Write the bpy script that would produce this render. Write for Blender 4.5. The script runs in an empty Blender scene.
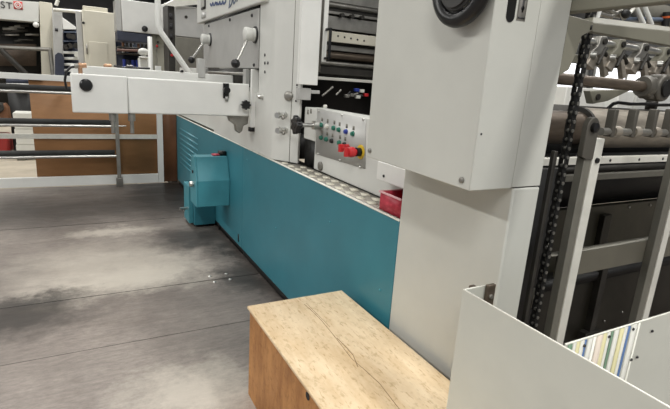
import bpy, bmesh, math, random
from mathutils import Vector, Matrix
random.seed(7)
S = bpy.context.scene
C = S.collection
V = Vector
PI = math.pi

# ------------------------------------------------------------------ camera
F, YAW, PITCH, ROLL, EYE = 475.035, 0.505056, 0.250171, -0.0656924, 1.4
W, HH = 670, 409
def _cam():
    ca, sa, cb, sb, cc, sc = math.cos(YAW), math.sin(YAW), math.cos(PITCH), math.sin(PITCH), math.cos(ROLL), math.sin(ROLL)
    fwd = V((sa*cb, ca*cb, -sb)); right = V((ca, -sa, 0)); down = fwd.cross(right)
    return cc*right + sc*down, -sc*right + cc*down, fwd
RT, DN, FW = _cam()
EYEP = V((0, 0, EYE))
def at(px, py, x=None, y=None, z=None):
    """metric point of the photographed pixel on a plane of the place"""
    r = RT*((px-335)/F) + DN*((py-204.5)/F) + FW
    t = x/r.x if x is not None else (y/r.y if y is not None else (z-EYE)/r.z)
    return EYEP + r*t
cam = bpy.data.cameras.new('camera'); co = bpy.data.objects.new('camera', cam); C.objects.link(co)
m = Matrix((RT, -DN, -FW)).transposed().to_4x4(); m.translation = EYEP
co.matrix_world = m
cam.sensor_fit = 'HORIZONTAL'; cam.sensor_width = 36; cam.lens = F/W*36; cam.clip_start = .02; cam.clip_end = 200
S.camera = co

# ------------------------------------------------------------------ materials
def lin(c):
    return tuple((v/255/12.92 if v/255 <= .04045 else ((v/255+.055)/1.055)**2.4) for v in c) + (1,)
def mat(name, rgb, rough=.5, metal=0, var=.06, scale=6, bump=0, stretch=(1,1,1), emit=0, rgb2=None, spec=.5, fine=0):
    m = bpy.data.materials.new(name); m.use_nodes = True
    nt = m.node_tree; N = nt.nodes; L = nt.links; b = N['Principled BSDF']
    c = lin(rgb)
    b.inputs['Roughness'].default_value = rough; b.inputs['Metallic'].default_value = metal
    b.inputs['Specular IOR Level'].default_value = spec
    tc = N.new('ShaderNodeTexCoord'); mp = N.new('ShaderNodeMapping'); mp.inputs['Scale'].default_value = stretch
    L.new(tc.outputs['Object'], mp.inputs['Vector'])
    nz = N.new('ShaderNodeTexNoise'); nz.inputs['Scale'].default_value = scale; nz.inputs['Detail'].default_value = 6
    nz.inputs['Roughness'].default_value = .6
    L.new(mp.outputs['Vector'], nz.inputs['Vector'])
    rp = N.new('ShaderNodeValToRGB')
    lo = lin(rgb2) if rgb2 else tuple(max(0, v*(1-var*2)) for v in c[:3])+(1,)
    hi = c if rgb2 else tuple(min(1, v*(1+var)) for v in c[:3])+(1,)
    rp.color_ramp.elements[0].position = .32; rp.color_ramp.elements[0].color = lo
    rp.color_ramp.elements[1].position = .68; rp.color_ramp.elements[1].color = hi
    L.new(nz.outputs['Fac'], rp.inputs['Fac']); L.new(rp.outputs['Color'], b.inputs['Base Color'])
    if bump:
        bp = N.new('ShaderNodeBump'); bp.inputs['Strength'].default_value = bump; bp.inputs['Distance'].default_value = .01
        L.new(nz.outputs['Fac'], bp.inputs['Height']); L.new(bp.outputs['Normal'], b.inputs['Normal'])
    if emit:
        b.inputs['Emission Color'].default_value = c; b.inputs['Emission Strength'].default_value = emit
    return m
M = {}
M['paint'] = mat('light grey enamel', (206,207,202), .42, var=.03, scale=3)
M['cream'] = mat('cream grey enamel', (206,202,186), .45, var=.03, scale=3)
M['column'] = mat('warm grey enamel', (195,196,189), .45, var=.035, scale=2.5)
M['guard'] = mat('grey sheet enamel', (195,196,187), .5, var=.03, scale=4)
M['edge'] = mat('bright sheet edge', (235,235,225), .4, var=.02)
M['white'] = mat('white enamel', (226,227,223), .4, var=.03, scale=4)
M['plate'] = mat('grey plate', (178,178,175), .38, metal=.15, var=.05, scale=5)
M['teal'] = mat('teal enamel', (53,120,134), .42, var=.06, scale=2.2)
M['teal2'] = mat('teal casting enamel', (70,142,155), .4, var=.07, scale=6)
M['black'] = mat('black plastic', (16,16,18), .35, var=.1)
M['rubber'] = mat('dark rubber', (58,58,57), .7, var=.2)
M['dark'] = mat('dark machine steel', (52,50,46), .5, metal=.3, var=.25, scale=9)
M['darkest'] = mat('blackened steel', (17,17,16), .55, var=.2, scale=8)
M['olive'] = mat('oiled olive panel', (50,48,38), .4, metal=.25, var=.2, scale=5)
M['olive2'] = mat('oiled olive panel darker', (38,36,29), .4, metal=.25, var=.2, scale=5)
M['steel'] = mat('bright steel', (200,200,196), .28, metal=.9, var=.08, scale=14)
M['steel_dull'] = mat('dull steel', (150,148,142), .42, metal=.75, var=.12, scale=10)
M['bronze'] = mat('browned steel', (104,93,82), .4, metal=.6, var=.15, scale=10, stretch=(1,6,6))
M['roller'] = mat('worn roller steel', (168,160,148), .42, metal=.55, var=.14, scale=8, stretch=(1,4,4))
M['alu'] = mat('aluminium rail', (222,221,212), .42, metal=.15, var=.05, scale=12)
M['alu_side'] = mat('grey rail', (122,120,111), .5, metal=.3, var=.06, scale=12)
M['arm'] = mat('grey green enamel', (124,122,109), .5, var=.05, scale=6)
M['brown'] = mat('brown hardboard', (154,112,72), .62, var=.06, scale=5, stretch=(1,1,4))
M['rust'] = mat('dark brown hardboard', (112,74,46), .6, var=.1, scale=5)
M['red'] = mat('red plastic', (190,38,44), .4, var=.12, scale=12)
M['pinkred'] = mat('scratched red plastic', (205,70,88), .45, scale=30, rgb2=(170,30,52), stretch=(1,1,2))
M['yellow'] = mat('yellow plastic', (214,180,50), .45)
M['green'] = mat('green plastic', (30,110,92), .35)
M['blue'] = mat('blue plastic', (42,62,150), .4)
M['navy'] = mat('navy enamel', (46,52,70), .5, var=.15)
M['bluegrey'] = mat('blue grey enamel', (92,104,122), .5, var=.1)
M['copper'] = mat('copper fitting', (196,156,124), .35, metal=.6, var=.15, scale=30)
M['concrete'] = mat('concrete', (186,176,158), .75, var=.08, scale=3)
M['paper'] = mat('pale paper', (208,208,200), .7, var=.03)
M['pinkstrip'] = mat('salmon paper', (210,198,184), .7, var=.04)
M['yelstrip'] = mat('yellow paper', (206,200,156), .7, var=.04)
M['greenstrip'] = mat('green card', (104,134,110), .6, var=.05)
M['bluestrip'] = mat('blue card', (78,108,152), .6, var=.05)
M['shed'] = mat('dark roof sheet', (92,93,96), .8, var=.15, scale=1.5)
M['shedlight'] = mat('grey wall sheet', (120,122,124), .8, var=.1, scale=.8)
M['truss'] = mat('pale truss steel', (188,188,184), .5, var=.1)
M['lamp'] = mat('lamp tube', (255,253,246), .4, emit=3.5)
M['daylight'] = mat('daylit pane', (250,252,255), .3, emit=2.2)
M['rail_shaded'] = mat('shaded rail paint', (96,93,82), .5, var=.06)  # arm enamel darkened, the cross rail's shade put into its colour
M['tread'] = mat('dull tread metal', (160,155,146), .45, metal=.25, var=.12, scale=20)
M['pinkwhite'] = mat('worn pink rim', (226,178,182), .5, var=.08, scale=20)
M['lugsteel'] = mat('grey cast steel', (92,89,82), .45, metal=.3, var=.12)
M['seam'] = mat('seam shadow gap', (30,28,26), .8)
M['print'] = mat('blue print', (44,66,110), .5)
M['logo'] = mat('red print', (196,40,36), .5)
M['ink'] = mat('black print', (40,40,42), .5)

def floor_mat():
    m = bpy.data.materials.new('worn dark floor plate'); m.use_nodes = True
    nt = m.node_tree; N = nt.nodes; L = nt.links; b = N['Principled BSDF']
    tc = N.new('ShaderNodeTexCoord')
    def noise(scale, stretch, detail=6, rough=.6, rot=0):
        mp = N.new('ShaderNodeMapping'); mp.inputs['Scale'].default_value = stretch; mp.inputs['Rotation'].default_value = (0,0,rot)
        L.new(tc.outputs['Object'], mp.inputs['Vector'])
        n = N.new('ShaderNodeTexNoise'); n.inputs['Scale'].default_value = scale; n.inputs['Detail'].default_value = detail
        n.inputs['Roughness'].default_value = rough; L.new(mp.outputs['Vector'], n.inputs['Vector']); return n.outputs['Fac']
    def ramp(f, p0, c0, p1, c1):
        r = N.new('ShaderNodeValToRGB'); e = r.color_ramp.elements
        e[0].position = p0; e[0].color = c0; e[1].position = p1; e[1].color = c1; L.new(f, r.inputs['Fac']); return r.outputs['Color']
    def mix(a, bb, f, mode='MIX'):
        x = N.new('ShaderNodeMix'); x.data_type = 'RGBA'; x.blend_type = mode
        if isinstance(f, float): x.inputs['Factor'].default_value = f
        else: L.new(f, x.inputs['Factor'])
        L.new(a, x.inputs['A']); L.new(bb, x.inputs['B']); return x.outputs['Result']
    g = lambda v: (v, v, v, 1)
    base = ramp(noise(1.1, (1.0, .55, 1), 4), .36, lin((130,121,115)), .64, lin((166,156,148)))
    streak = ramp(noise(3.4, (.8, 4.5, 1), 10, .75), .3, g(.76), .7, g(1.1))
    grain = ramp(noise(26, (.7, 1.8, 1), 10, .85), .36, g(.66), .64, g(1.16))
    col = mix(base, streak, 1.0, 'MULTIPLY'); col = mix(col, grain, 1.0, 'MULTIPLY')
    # floor reflections painted as pale patches; darker patches and band beside the machine
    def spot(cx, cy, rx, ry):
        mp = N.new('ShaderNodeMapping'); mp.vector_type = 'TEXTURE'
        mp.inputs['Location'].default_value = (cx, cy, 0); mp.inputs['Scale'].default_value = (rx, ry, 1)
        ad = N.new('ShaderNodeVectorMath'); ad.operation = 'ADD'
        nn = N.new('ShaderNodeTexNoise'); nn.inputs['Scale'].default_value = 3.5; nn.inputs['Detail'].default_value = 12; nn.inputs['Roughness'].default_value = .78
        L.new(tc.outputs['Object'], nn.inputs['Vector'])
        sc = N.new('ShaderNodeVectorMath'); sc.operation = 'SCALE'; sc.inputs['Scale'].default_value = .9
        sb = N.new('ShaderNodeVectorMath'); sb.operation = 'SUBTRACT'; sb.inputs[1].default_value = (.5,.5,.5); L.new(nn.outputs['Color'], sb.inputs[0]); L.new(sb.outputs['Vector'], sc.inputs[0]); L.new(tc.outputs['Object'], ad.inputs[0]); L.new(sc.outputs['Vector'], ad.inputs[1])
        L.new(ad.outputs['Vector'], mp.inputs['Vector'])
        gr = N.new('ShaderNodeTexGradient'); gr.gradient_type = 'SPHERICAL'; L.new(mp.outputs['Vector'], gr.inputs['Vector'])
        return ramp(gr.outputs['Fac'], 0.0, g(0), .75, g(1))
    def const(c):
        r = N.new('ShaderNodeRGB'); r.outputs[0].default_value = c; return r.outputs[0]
    for s in SPOTS_SHEEN:
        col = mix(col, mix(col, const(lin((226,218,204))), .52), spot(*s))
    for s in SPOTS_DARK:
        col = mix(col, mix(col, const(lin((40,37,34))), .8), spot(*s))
    L.new(col, b.inputs['Base Color'])
    rr = ramp(noise(5, (.5, 2, 1), 6), .3, g(.36), .7, g(.55)); L.new(rr, b.inputs['Roughness'])
    bp = N.new('ShaderNodeBump'); bp.inputs['Strength'].default_value = .15; bp.inputs['Distance'].default_value = .004
    L.new(noise(30, (.5, 3, 1)), bp.inputs['Height']); L.new(bp.outputs['Normal'], b.inputs['Normal'])
    return m
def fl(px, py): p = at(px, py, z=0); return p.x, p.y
SPOTS_SHEEN = [(*fl(108,264), .75, .62), (*fl(100,285), .65, .3), (*fl(165,272), .45, .4), (*fl(190,395), .4, .35), (*fl(115,232), .45, .2)]
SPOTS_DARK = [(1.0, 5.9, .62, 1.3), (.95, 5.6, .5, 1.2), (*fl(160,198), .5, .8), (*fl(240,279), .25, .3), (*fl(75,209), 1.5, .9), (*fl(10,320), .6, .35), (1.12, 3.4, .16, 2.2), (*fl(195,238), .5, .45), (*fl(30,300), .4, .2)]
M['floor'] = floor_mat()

def wood_mat(name, rgb, rgb2, axis_stretch, dirt):
    m = bpy.data.materials.new(name); m.use_nodes = True
    nt = m.node_tree; N = nt.nodes; L = nt.links; b = N['Principled BSDF']; b.inputs['Roughness'].default_value = .6
    tc = N.new('ShaderNodeTexCoord')
    def nz(scale, st, d=6, ro=.6):
        mp = N.new('ShaderNodeMapping'); mp.inputs['Scale'].default_value = st; L.new(tc.outputs['Object'], mp.inputs['Vector'])
        n = N.new('ShaderNodeTexNoise'); n.inputs['Scale'].default_value = scale; n.inputs['Detail'].default_value = d; n.inputs['Roughness'].default_value = ro
        L.new(mp.outputs['Vector'], n.inputs['Vector']); return n.outputs['Fac']
    def rp(f, p0, c0, p1, c1):
        r = N.new('ShaderNodeValToRGB'); e = r.color_ramp.elements
        e[0].position = p0; e[0].color = c0; e[1].position = p1; e[1].color = c1; L.new(f, r.inputs['Fac']); return r.outputs['Color']
    def mul(a, c):
        x = N.new('ShaderNodeMix'); x.data_type = 'RGBA'; x.blend_type = 'MULTIPLY'; x.inputs['Factor'].default_value = 1
        L.new(a, x.inputs['A']); L.new(c, x.inputs['B']); return x.outputs['Result']
    c = rp(nz(4, axis_stretch), .3, lin(rgb2), .65, lin(rgb))
    c = mul(c, rp(nz(3, (1.2,.8,1), 8, .7), .34, (dirt,dirt*.95,dirt*.87,1), .6, (1,1,1,1)))
    c = mul(c, rp(nz(34, (1.2,.7,1), 6, .7), .33, (.74,.69,.6,1), .46, (1,1,1,1)))
    c = mul(c, rp(nz(9, tuple(s*2.2 for s in axis_stretch), 5, .55), .33, (.74,.66,.56,1), .40, (1,1,1,1)))
    L.new(c, b.inputs['Base Color'])
    bp = N.new('ShaderNodeBump'); bp.inputs['Strength'].default_value = .2; bp.inputs['Distance'].default_value = .003
    L.new(nz(20, axis_stretch), bp.inputs['Height']); L.new(bp.outputs['Normal'], b.inputs['Normal'])
    return m
M['woodtop'] = wood_mat('scuffed plywood top', (234,214,182), (216,190,152), (6,1,6), .8)
M['woodside'] = wood_mat('orange plywood side', (196,142,86), (160,108,60), (5,5,1.2), .75)

# ------------------------------------------------------------------ mesh helpers
class MB:
    def __init__(s): s.bm = bmesh.new()
    def box(s, lo, hi):
        lo, hi = V(lo), V(hi)
        r = bmesh.ops.create_cube(s.bm, size=1)
        c = (lo+hi)/2; d = hi-lo
        for v in r['verts']: v.co = V((v.co.x*d.x, v.co.y*d.y, v.co.z*d.z)) + c
        return s
    def prism(s, pts, ext):
        ext = V(ext); a = [s.bm.verts.new(V(p)) for p in pts]; b = [s.bm.verts.new(V(p)+ext) for p in pts]
        n = len(a); s.bm.faces.new(a); s.bm.faces.new(b[::-1])
        for i in range(n): s.bm.faces.new((a[i], b[i], b[(i+1) % n], a[(i+1) % n]))
        return s
    def tube(s, p0, p1, r, r2=None, n=20):
        p0, p1 = V(p0), V(p1); d = p1-p0
        q = d.to_track_quat('Z', 'Y').to_matrix().to_4x4()
        bmesh.ops.create_cone(s.bm, cap_ends=True, segments=n, radius1=r, radius2=r if r2 is None else r2, depth=d.length,
                              matrix=Matrix.Translation((p0+p1)/2) @ q)
        return s
    def path(s, pts, r, n=12):
        for i in range(len(pts)-1):
            s.tube(pts[i], pts[i+1], r, n=n)
            if i: s.ball(pts[i], r, n=n)
        return s
    def ball(s, c, r, sc=(1,1,1), n=16):
        bmesh.ops.create_uvsphere(s.bm, u_segments=n, v_segments=max(6, n//2), radius=r,
                                  matrix=Matrix.Translation(V(c)) @ Matrix.Diagonal((*sc, 1)))
        return s
    def lathe(s, prof, origin, axis, n=28):
        """profile of (distance along axis, radius)"""
        q = V(axis).to_track_quat('Z', 'Y').to_matrix(); o = V(origin); rings = []
        for (h, r) in prof:
            rings.append([s.bm.verts.new(o + q @ V((r*math.cos(2*PI*k/n), r*math.sin(2*PI*k/n), h))) for k in range(n)])
        for a, b in zip(rings, rings[1:]):
            for k in range(n): s.bm.faces.new((a[k], a[(k+1) % n], b[(k+1) % n], b[k]))
        s.bm.faces.new(rings[0][::-1]); s.bm.faces.new(rings[-1])
        return s
    def torus(s, c, axis, R, r, n=36, k=12):
        q = V(axis).to_track_quat('Z', 'Y').to_matrix(); o = V(c); rings = []
        for i in range(n):
            a = 2*PI*i/n
            rings.append([s.bm.verts.new(o + q @ V(((R+r*math.cos(2*PI*j/k))*math.cos(a), (R+r*math.cos(2*PI*j/k))*math.sin(a), r*math.sin(2*PI*j/k)))) for j in range(k)])
        for i in range(n):
            for j in range(k):
                s.bm.faces.new((rings[i][j], rings[(i+1) % n][j], rings[(i+1) % n][(j+1) % k], rings[i][(j+1) % k]))
        return s
def obj(name, mb, m, parent=None, bevel=0, smooth=True):
    bmesh.ops.recalc_face_normals(mb.bm, faces=mb.bm.faces[:])
    me = bpy.data.meshes.new(name); mb.bm.to_mesh(me); mb.bm.free()
    me.materials.append(M[m] if isinstance(m, str) else m)
    o = bpy.data.objects.new(name, me); C.objects.link(o)
    if smooth:
        for p in me.polygons: p.use_smooth = True
        e = me.attributes.new('sharp_edge', 'BOOLEAN', 'EDGE')
        bm = bmesh.new(); bm.from_mesh(me); bm.edges.ensure_lookup_table()
        fl_ = [not (len(x.link_faces) == 2 and x.calc_face_angle(0) < .6) for x in bm.edges]
        bm.free(); e.data.foreach_set('value', fl_)
    if bevel:
        b = o.modifiers.new('bevel', 'BEVEL'); b.width = bevel; b.segments = 2; b.limit_method = 'ANGLE'; b.angle_limit = .7
        b.harden_normals = False
    if parent:
        o.parent = parent; o.matrix_parent_inverse = Matrix.Translation(-parent.location)
    return o
def tag(o, label, cat, group=None, kind=None):
    o['label'] = label; o['category'] = cat
    if group: o['group'] = group
    if kind: o['kind'] = kind
    return o
def thing(name, label, cat, loc, group=None):
    o = bpy.data.objects.new(name, None); C.objects.link(o); o.location = V(loc); o.empty_display_size = .1
    return tag(o, label, cat, group)
def struct(name, mb, m, bevel=0):
    o = obj(name, mb, m, None, bevel); o['kind'] = 'structure'; return o
def text(name, body, size, origin, right, up, m, parent, depth=.001, shear=0, spacing=1.0):
    cu = bpy.data.curves.new(name, 'FONT'); cu.body = body; cu.size = size; cu.extrude = depth; cu.shear = shear; cu.space_character = spacing
    t = bpy.data.objects.new(name+'_curve', cu); C.objects.link(t)
    dg = bpy.context.evaluated_depsgraph_get(); me = bpy.data.meshes.new_from_object(t.evaluated_get(dg))
    bpy.data.objects.remove(t)
    r, u = V(right).normalized(), V(up).normalized(); n = r.cross(u)
    mw = Matrix((r, u, n)).transposed().to_4x4(); mw.translation = V(origin); me.transform(mw)
    me.materials.clear(); me.materials.append(M[m])
    o = bpy.data.objects.new(name, me); C.objects.link(o)
    o.parent = parent; o.matrix_parent_inverse = Matrix.Translation(-parent.location)
    return o
def copy_thing(root, delta, label):
    r = root.copy(); C.objects.link(r); r.location = root.location + V(delta); r['label'] = label
    for ch in root.children:
        c = ch.copy(); C.objects.link(c); c.parent = r; c.matrix_parent_inverse = ch.matrix_parent_inverse.copy()
        for g in ch.children:
            d = g.copy(); C.objects.link(d); d.parent = c; d.matrix_parent_inverse = g.matrix_parent_inverse.copy()
    return r
def sub(name, mb, m, parent, bevel=0):
    """sub-part: parented to a part whose own transform is identity-with-inverse"""
    o = obj(name, mb, m, None, bevel); o.parent = parent; o.matrix_parent_inverse = parent.matrix_parent_inverse.inverted() @ Matrix.Identity(4) if False else parent_world_inverse(parent); return o
def parent_world_inverse(p):
    w = Matrix.Translation(p.parent.location) @ p.matrix_parent_inverse if p.parent else Matrix.Identity(4)
    return w.inverted()
def screw(p, axis, r, parent, m='steel_dull', name='screw'):
    axis = V(axis)
    mb = MB().lathe([(0, r), (r*.5, r*.95), (r*.8, r*.6)], p, axis, 14)
    return obj(name, mb, m, parent)

XT = 1.115                       # machine front plane
LZ = .885                        # ledge height

# ------------------------------------------------------------------ setting
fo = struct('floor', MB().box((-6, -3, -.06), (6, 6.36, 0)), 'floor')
mb = MB()
for y, hw in ((at(60,355,z=0).y, .0012), (at(120,292.5,z=0).y, .0028), (at(60,226,z=0).y, .003)):
    mb.box((-6, y-hw, -.001), (XT, y+hw, .0006))
obj('plate_seam', mb, 'seam', fo)
mb = MB().box((-25, 6.37, -.25), (25, 34, -.18)); o = struct('floor_hall', mb, 'concrete')
mb = MB().box((6.001, -6, -.06), (25, 6.36, 0)); struct('floor_aisle', mb, 'concrete')
struct('ceiling', MB().box((-25, -8, 7.4), (25, 34, 7.6)), 'shed')
struct('wall_back', MB().box((-25, 30, -.25), (25, 30.3, 7.4)), 'shed')
struct('wall_right', MB().box((16, -8, -.25), (16.3, 30, 7.4)), 'shedlight')
for k in range(5):               # lit windows in the right wall
    y0 = .8 + k*2.6
    w = struct('window_%d' % (k+1), MB().box((15.9, y0, 1.2), (15.98, y0+2.2, 2.75)), 'daylight')
    fr = MB()
    for (a, b, c, d) in ((y0-.08, y0, 1.12, 2.83), (y0+2.2, y0+2.28, 1.12, 2.83), (y0-.08, y0+2.28, 1.12, 1.2), (y0-.08, y0+2.28, 2.75, 2.83), (y0+1.07, y0+1.13, 1.2, 2.75)):
        fr.box((15.86, a, c), (15.99, b, d))
    f = obj('window_frame', fr, 'truss', w)
# roof girders seen far back
mb = MB()
for y in (20, 25, 29):
    mb.box((-20, y, 5.9), (20, y+.15, 6.05)); mb.box((-20, y, 6.9), (20, y+.15, 7.05))
    for k in range(-20, 20, 2): mb.tube((k, y+.07, 6), (k+1, y+.07, 7), .05, n=6); mb.tube((k+1, y+.07, 7), (k+2, y+.07, 6), .05, n=6)
struct('trim_1', mb, 'truss')
mb = MB()
for z in (4.6, 5.2): mb.box((-20, 27, z), (20, 27.1, z+.12))
struct('trim_2', mb, 'shedlight')

# ------------------------------------------------------------------ teal covers on the machine base
ys = at(243, 146.5, x=XT).y
def cover(name, y0, y1, label, louvre):
    t = thing(name, label, 'cover panel', (XT, (y0+y1)/2, 0), 'teal base covers of the press')
    obj('panel', MB().box((XT, y0, .055), (XT+.02, y1-.003, LZ-.006)), 'teal', t, .004)
    obj('plinth', MB().box((XT+.012, y0, .0), (XT+.03, y1, .055)), 'darkest', t)
    obj('top_edge', MB().box((XT-.002, y0, LZ-.006), (XT+.010, y1-.003, LZ)).box((XT+.0101, y0, LZ-.02), (XT+.045, y1-.003, LZ-.0315)), 'edge', t)
    return t
nearc = cover('side_cover', 1.478, ys, 'long teal base cover below the tread plate, running up to the wooden box', False)
for (px, py) in ((238.5,237.5),):
    p = at(px, py, x=XT); obj('slot', MB().box((XT-.003, p.y-.012, p.z-.035), (XT+.001, p.y+.012, p.z+.03)), 'darkest', nearc)
for (px, py) in ((276,228), (274,282), (330,222), (247,160), (380,290)):
    p = at(px, py, x=XT); screw((XT, p.y, p.z), (-1,0,0), .006, nearc, 'teal2')
farc = cover('side_cover', ys, 6.28, 'far teal base cover with a louvred patch, behind the protruding teal housing', True)
for j in range(8):
    z = .30 + j*.06; mb = MB()
    mb.prism([(XT, 5.1, z), (XT-.003, 5.1, z+.004), (XT, 5.1, z+.026)], (0, 1.0, 0))
    obj('vent_louvre', mb, 'teal', farc)
p = at(219, 226, x=XT); obj('slot', MB().box((XT-.003, p.y-.012, p.z-.035), (XT+.001, p.y+.012, p.z+.03)), 'darkest', farc)

# protruding teal drive housing
y0 = at(230,180,x=XT).y
xl = at(198,205,y=y0).x; zb = at(212,206.5,y=y0).z; zm = at(212,181,y=y0).z; zt = at(212,158.0,y=y0).z
yd = .24
t = thing('drive_housing', 'teal sheet-metal drive housing sticking out of the long teal cover above the floor', 'machine housing', ((xl+XT)/2, y0+.2, 0))
prof = [(y0, zb), (y0, zm), (y0+.07, zt), (y0+yd-.05, zt), (y0+yd, zm), (y0+yd, zb)]
obj('upper_housing', MB().prism([(xl, a, b) for a, b in prof], (XT-.001-xl, 0, 0)), 'teal2', t, .005, False)
obj('end_plate', MB().prism([(xl-.012, a, b) for a, b in prof], (.011, 0, 0)), 'teal2', t, .003, False)
yl = at(215.5,215,x=XT).y
xl2 = at(194.5,215,y=yl).x; xr2 = XT-.001; zf = max(.02, at(194.5,228.7,y=yl).z)
obj('lower_housing', MB().box((xl2, yl, zf), (xr2, yl+.34, zb-.003)), 'teal', t, .005)
obj('foot', MB().box((xl2+.02, yl+.02, 0), (xr2-.01, yl+.32, zf)), 'darkest', t)
obj('side_flange', MB().box((xl2-.04, yl+.05, zf+.01), (xl2-.001, yl+.28, zb+.06)), 'teal2', t, .003)
p = at(195,188.5,y=y0+.12); obj('lock_knob', MB().lathe([(0,.022),(.02,.026),(.035,.02),(.04,.01)], (xl-.012, y0+.10, zm-.04), (-1,0,0)), 'steel', t)
obj('drain_cock', MB().tube((xl2-.04, yl+.08, .17), (xl2-.12, yl+.06, .175), .013).tube((xl2-.08, yl+.07, .172), (xl2-.08, yl+.07, .145), .008), 'steel', t)
obj('cable_gland', MB().box((xl+.15, y0+.10, zt), (xl+.21, y0+.16, zt+.012)), 'pinkred', t)
p = at(224.5,155.5,y=y0+.2)
obj('plug', MB().box((XT-.06, y0+.10, zt), (XT-.005, y0+.17, zt+.035)), 'darkest', t)
obj('keyhole', MB().tube((xl-.0125, y0+.12, zm+.06), (xl-.02, y0+.12, zm+.06), .014, n=12), 'black', t)

# ------------------------------------------------------------------ press frame: wall, post, header
yp = 2.946
PX3, PY3 = 1.225, 2.74
t = thing('die_cutting_press', 'light grey steel press body with a corner post standing behind the teal covers', 'printing press', (1.6, 4.0, 0))
obj('frame_wall', MB().box((XT+.05, 3.22, LZ), (XT+.25, 6.3, 1.46)).box((XT+.2, 3.22, 1.46), (XT+.25, 5.0, 2.4)), 'paint', t, .004)
ypx = at(259.5,40,x=XT).y
obj('corner_post', MB().prism([(XT, ypx, LZ), (XT, yp+.005, LZ), (1.122, yp-.035, LZ), (PX3, PY3, LZ), (PX3+.02, PY3+.02, LZ), (PX3+.02, ypx, LZ)], (0,0,1.6)), 'paint', t, .006)
obj('lower_wall', MB().box((XT+.002, 3.08, LZ), (XT+.06, ys+.9, 1.30)), 'paint', t, .003)
zh = 1.868
yh0, yh1 = at(264,9,x=XT-.03).y, at(197,21,x=XT-.03).y
obj('ledge', MB().box((XT+.046, 1.48, .6), (1.37, 3.2, LZ-.031)), 'dark', t)
t_press = t
hp = obj('header_panel', MB().box((XT-.03, yh0, zh), (XT+.2, yh1, 2.45)), 'paint', t, .008)
pp = at(192,9,x=XT-.032)
sub('display_frame', MB().box((XT-.037, yh1-.36, 1.97), (XT-.031, yh1-.2, 2.3)), 'ink', hp)
sub('display', MB().box((XT-.040, yh1-.335, 1.99), (XT-.0372, yh1-.225, 2.3)), 'white', hp)
sub('name_plate', MB().box((XT-.034, yh1-.36, 1.895), (XT-.0305, yh1-.2, 1.945)), 'plate', hp)
obj('shadow_gap', MB().box((XT+.0, ypx, 1.45), (XT+.02, ypx+.035, zh)), 'darkest', t)
pn0 = lambda d: V((d.y, -d.x, 0))
gd = V((PX3-1.122, PY3-(yp-.035), 0)).normalized(); ge = V((PX3,PY3,0))-gd*.07
obj('post_seam', MB().prism([ge+pn0(gd)*.001+V((0,0,LZ)), ge+gd*.004+pn0(gd)*.001+V((0,0,LZ)), ge+gd*.004-pn0(gd)*.002+V((0,0,LZ)), ge-pn0(gd)*.002+V((0,0,LZ))], (0,0,1.58)), 'alu_side', t)
# pieces on the post face
pn = V((-(yp-.035-PY3), -(PX3-1.122), 0)).normalized()   # outward normal of the chamfered face
def onpost(px, py):
    r = at(px, py, y=2.955) - EYEP; a = V((1.122, yp-.035, 0)); k = (a-EYEP).dot(pn)/r.dot(pn); return EYEP + r*k
p = onpost(289, 96); obj('boss', MB().lathe([(0,.03),(.012,.03),(.02,.02),(.022,.012)], p, pn), 'steel_dull', t)
for (px, py) in ((285,115), (285.5,130)):
    p = onpost(px, py)
    a = obj('air_cock', MB().lathe([(0,.02),(.02,.02),(.022,.012),(.06,.012),(.062,.02),(.085,.018)], p, pn), 'steel', t)
    sub('tap_handle', MB().tube(p+pn*.04+V((0,-.03,-.012)), p+pn*.045+V((0,.03,.012)), .008).ball(p+pn*.04+V((0,-.032,-.014)), .012), 'steel_dull', a)
for (px, py) in ((262.5,97),): 
    p = at(px, py, x=XT); obj('bolt', MB().lathe([(0,.016),(.02,.016),(.035,.009)], (XT, p.y, p.z), (-1,0,0)), 'steel', t)
for (px, py) in ((265,55),(265,63),(265,72),(268,63)):
    p = at(px, py, x=XT-.001); obj('bolt_hole', MB().tube((XT-.001,p.y,p.z),(XT-.004,p.y,p.z),.010,n=10), 'ink', t)
for (px, py) in ((297,85),(296,101),(297,88)):
    p = onpost(px, py); obj('bolt_hole', MB().tube(p, p+pn*.003, .006, n=10), 'ink', t)
# white sliding guard beside the opening
yg = 2.66
g0, g1 = at(299.5,60,y=yg), at(319,60,y=yg)
zb_ = at(309,85,y=yg).z
t = thing('sliding_guard', 'tall white sliding guard hung beside the corner post, left of the open press bay', 'machine guard', ((g0.x+g1.x)/2, yg, zb_))
obj('guard_plate', MB().box((g0.x, yg, zb_), (g1.x, yg+.03, 2.5)), 'white', t, .004)
obj('edge_profile', MB().box((g1.x, yg+.02, zb_+.08), (g1.x+.022, yg+.05, 2.5)), 'steel_dull', t)
obj('inner_rail', MB().box((g1.x+.032, yg+.03, at(328,62,y=yg).z), (g1.x+.062, yg+.06, 2.5)), 'white', t, .002)
zc = at(329,44,y=yg).z
obj('pull_handle', MB().box((g1.x+.046, yg-.03, zc-.085), (g1.x+.062, yg-.015, zc+.085)).box((g1.x+.046, yg-.03, zc-.09), (g1.x+.062, yg+.031, zc-.075)).box((g1.x+.046, yg-.03, zc+.075), (g1.x+.062, yg+.031, zc+.09)), 'black', t, .003)
obj('bracket', MB().box((g0.x+.02, yg+.031, zb_-.09), (g0.x+.10, yg+.08, zb_-.02)).box((g0.x+.10, yg+.031, zb_-.05), (g0.x+.16, yg+.06, zb_-.03)), 'plate', t, .003)

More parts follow.
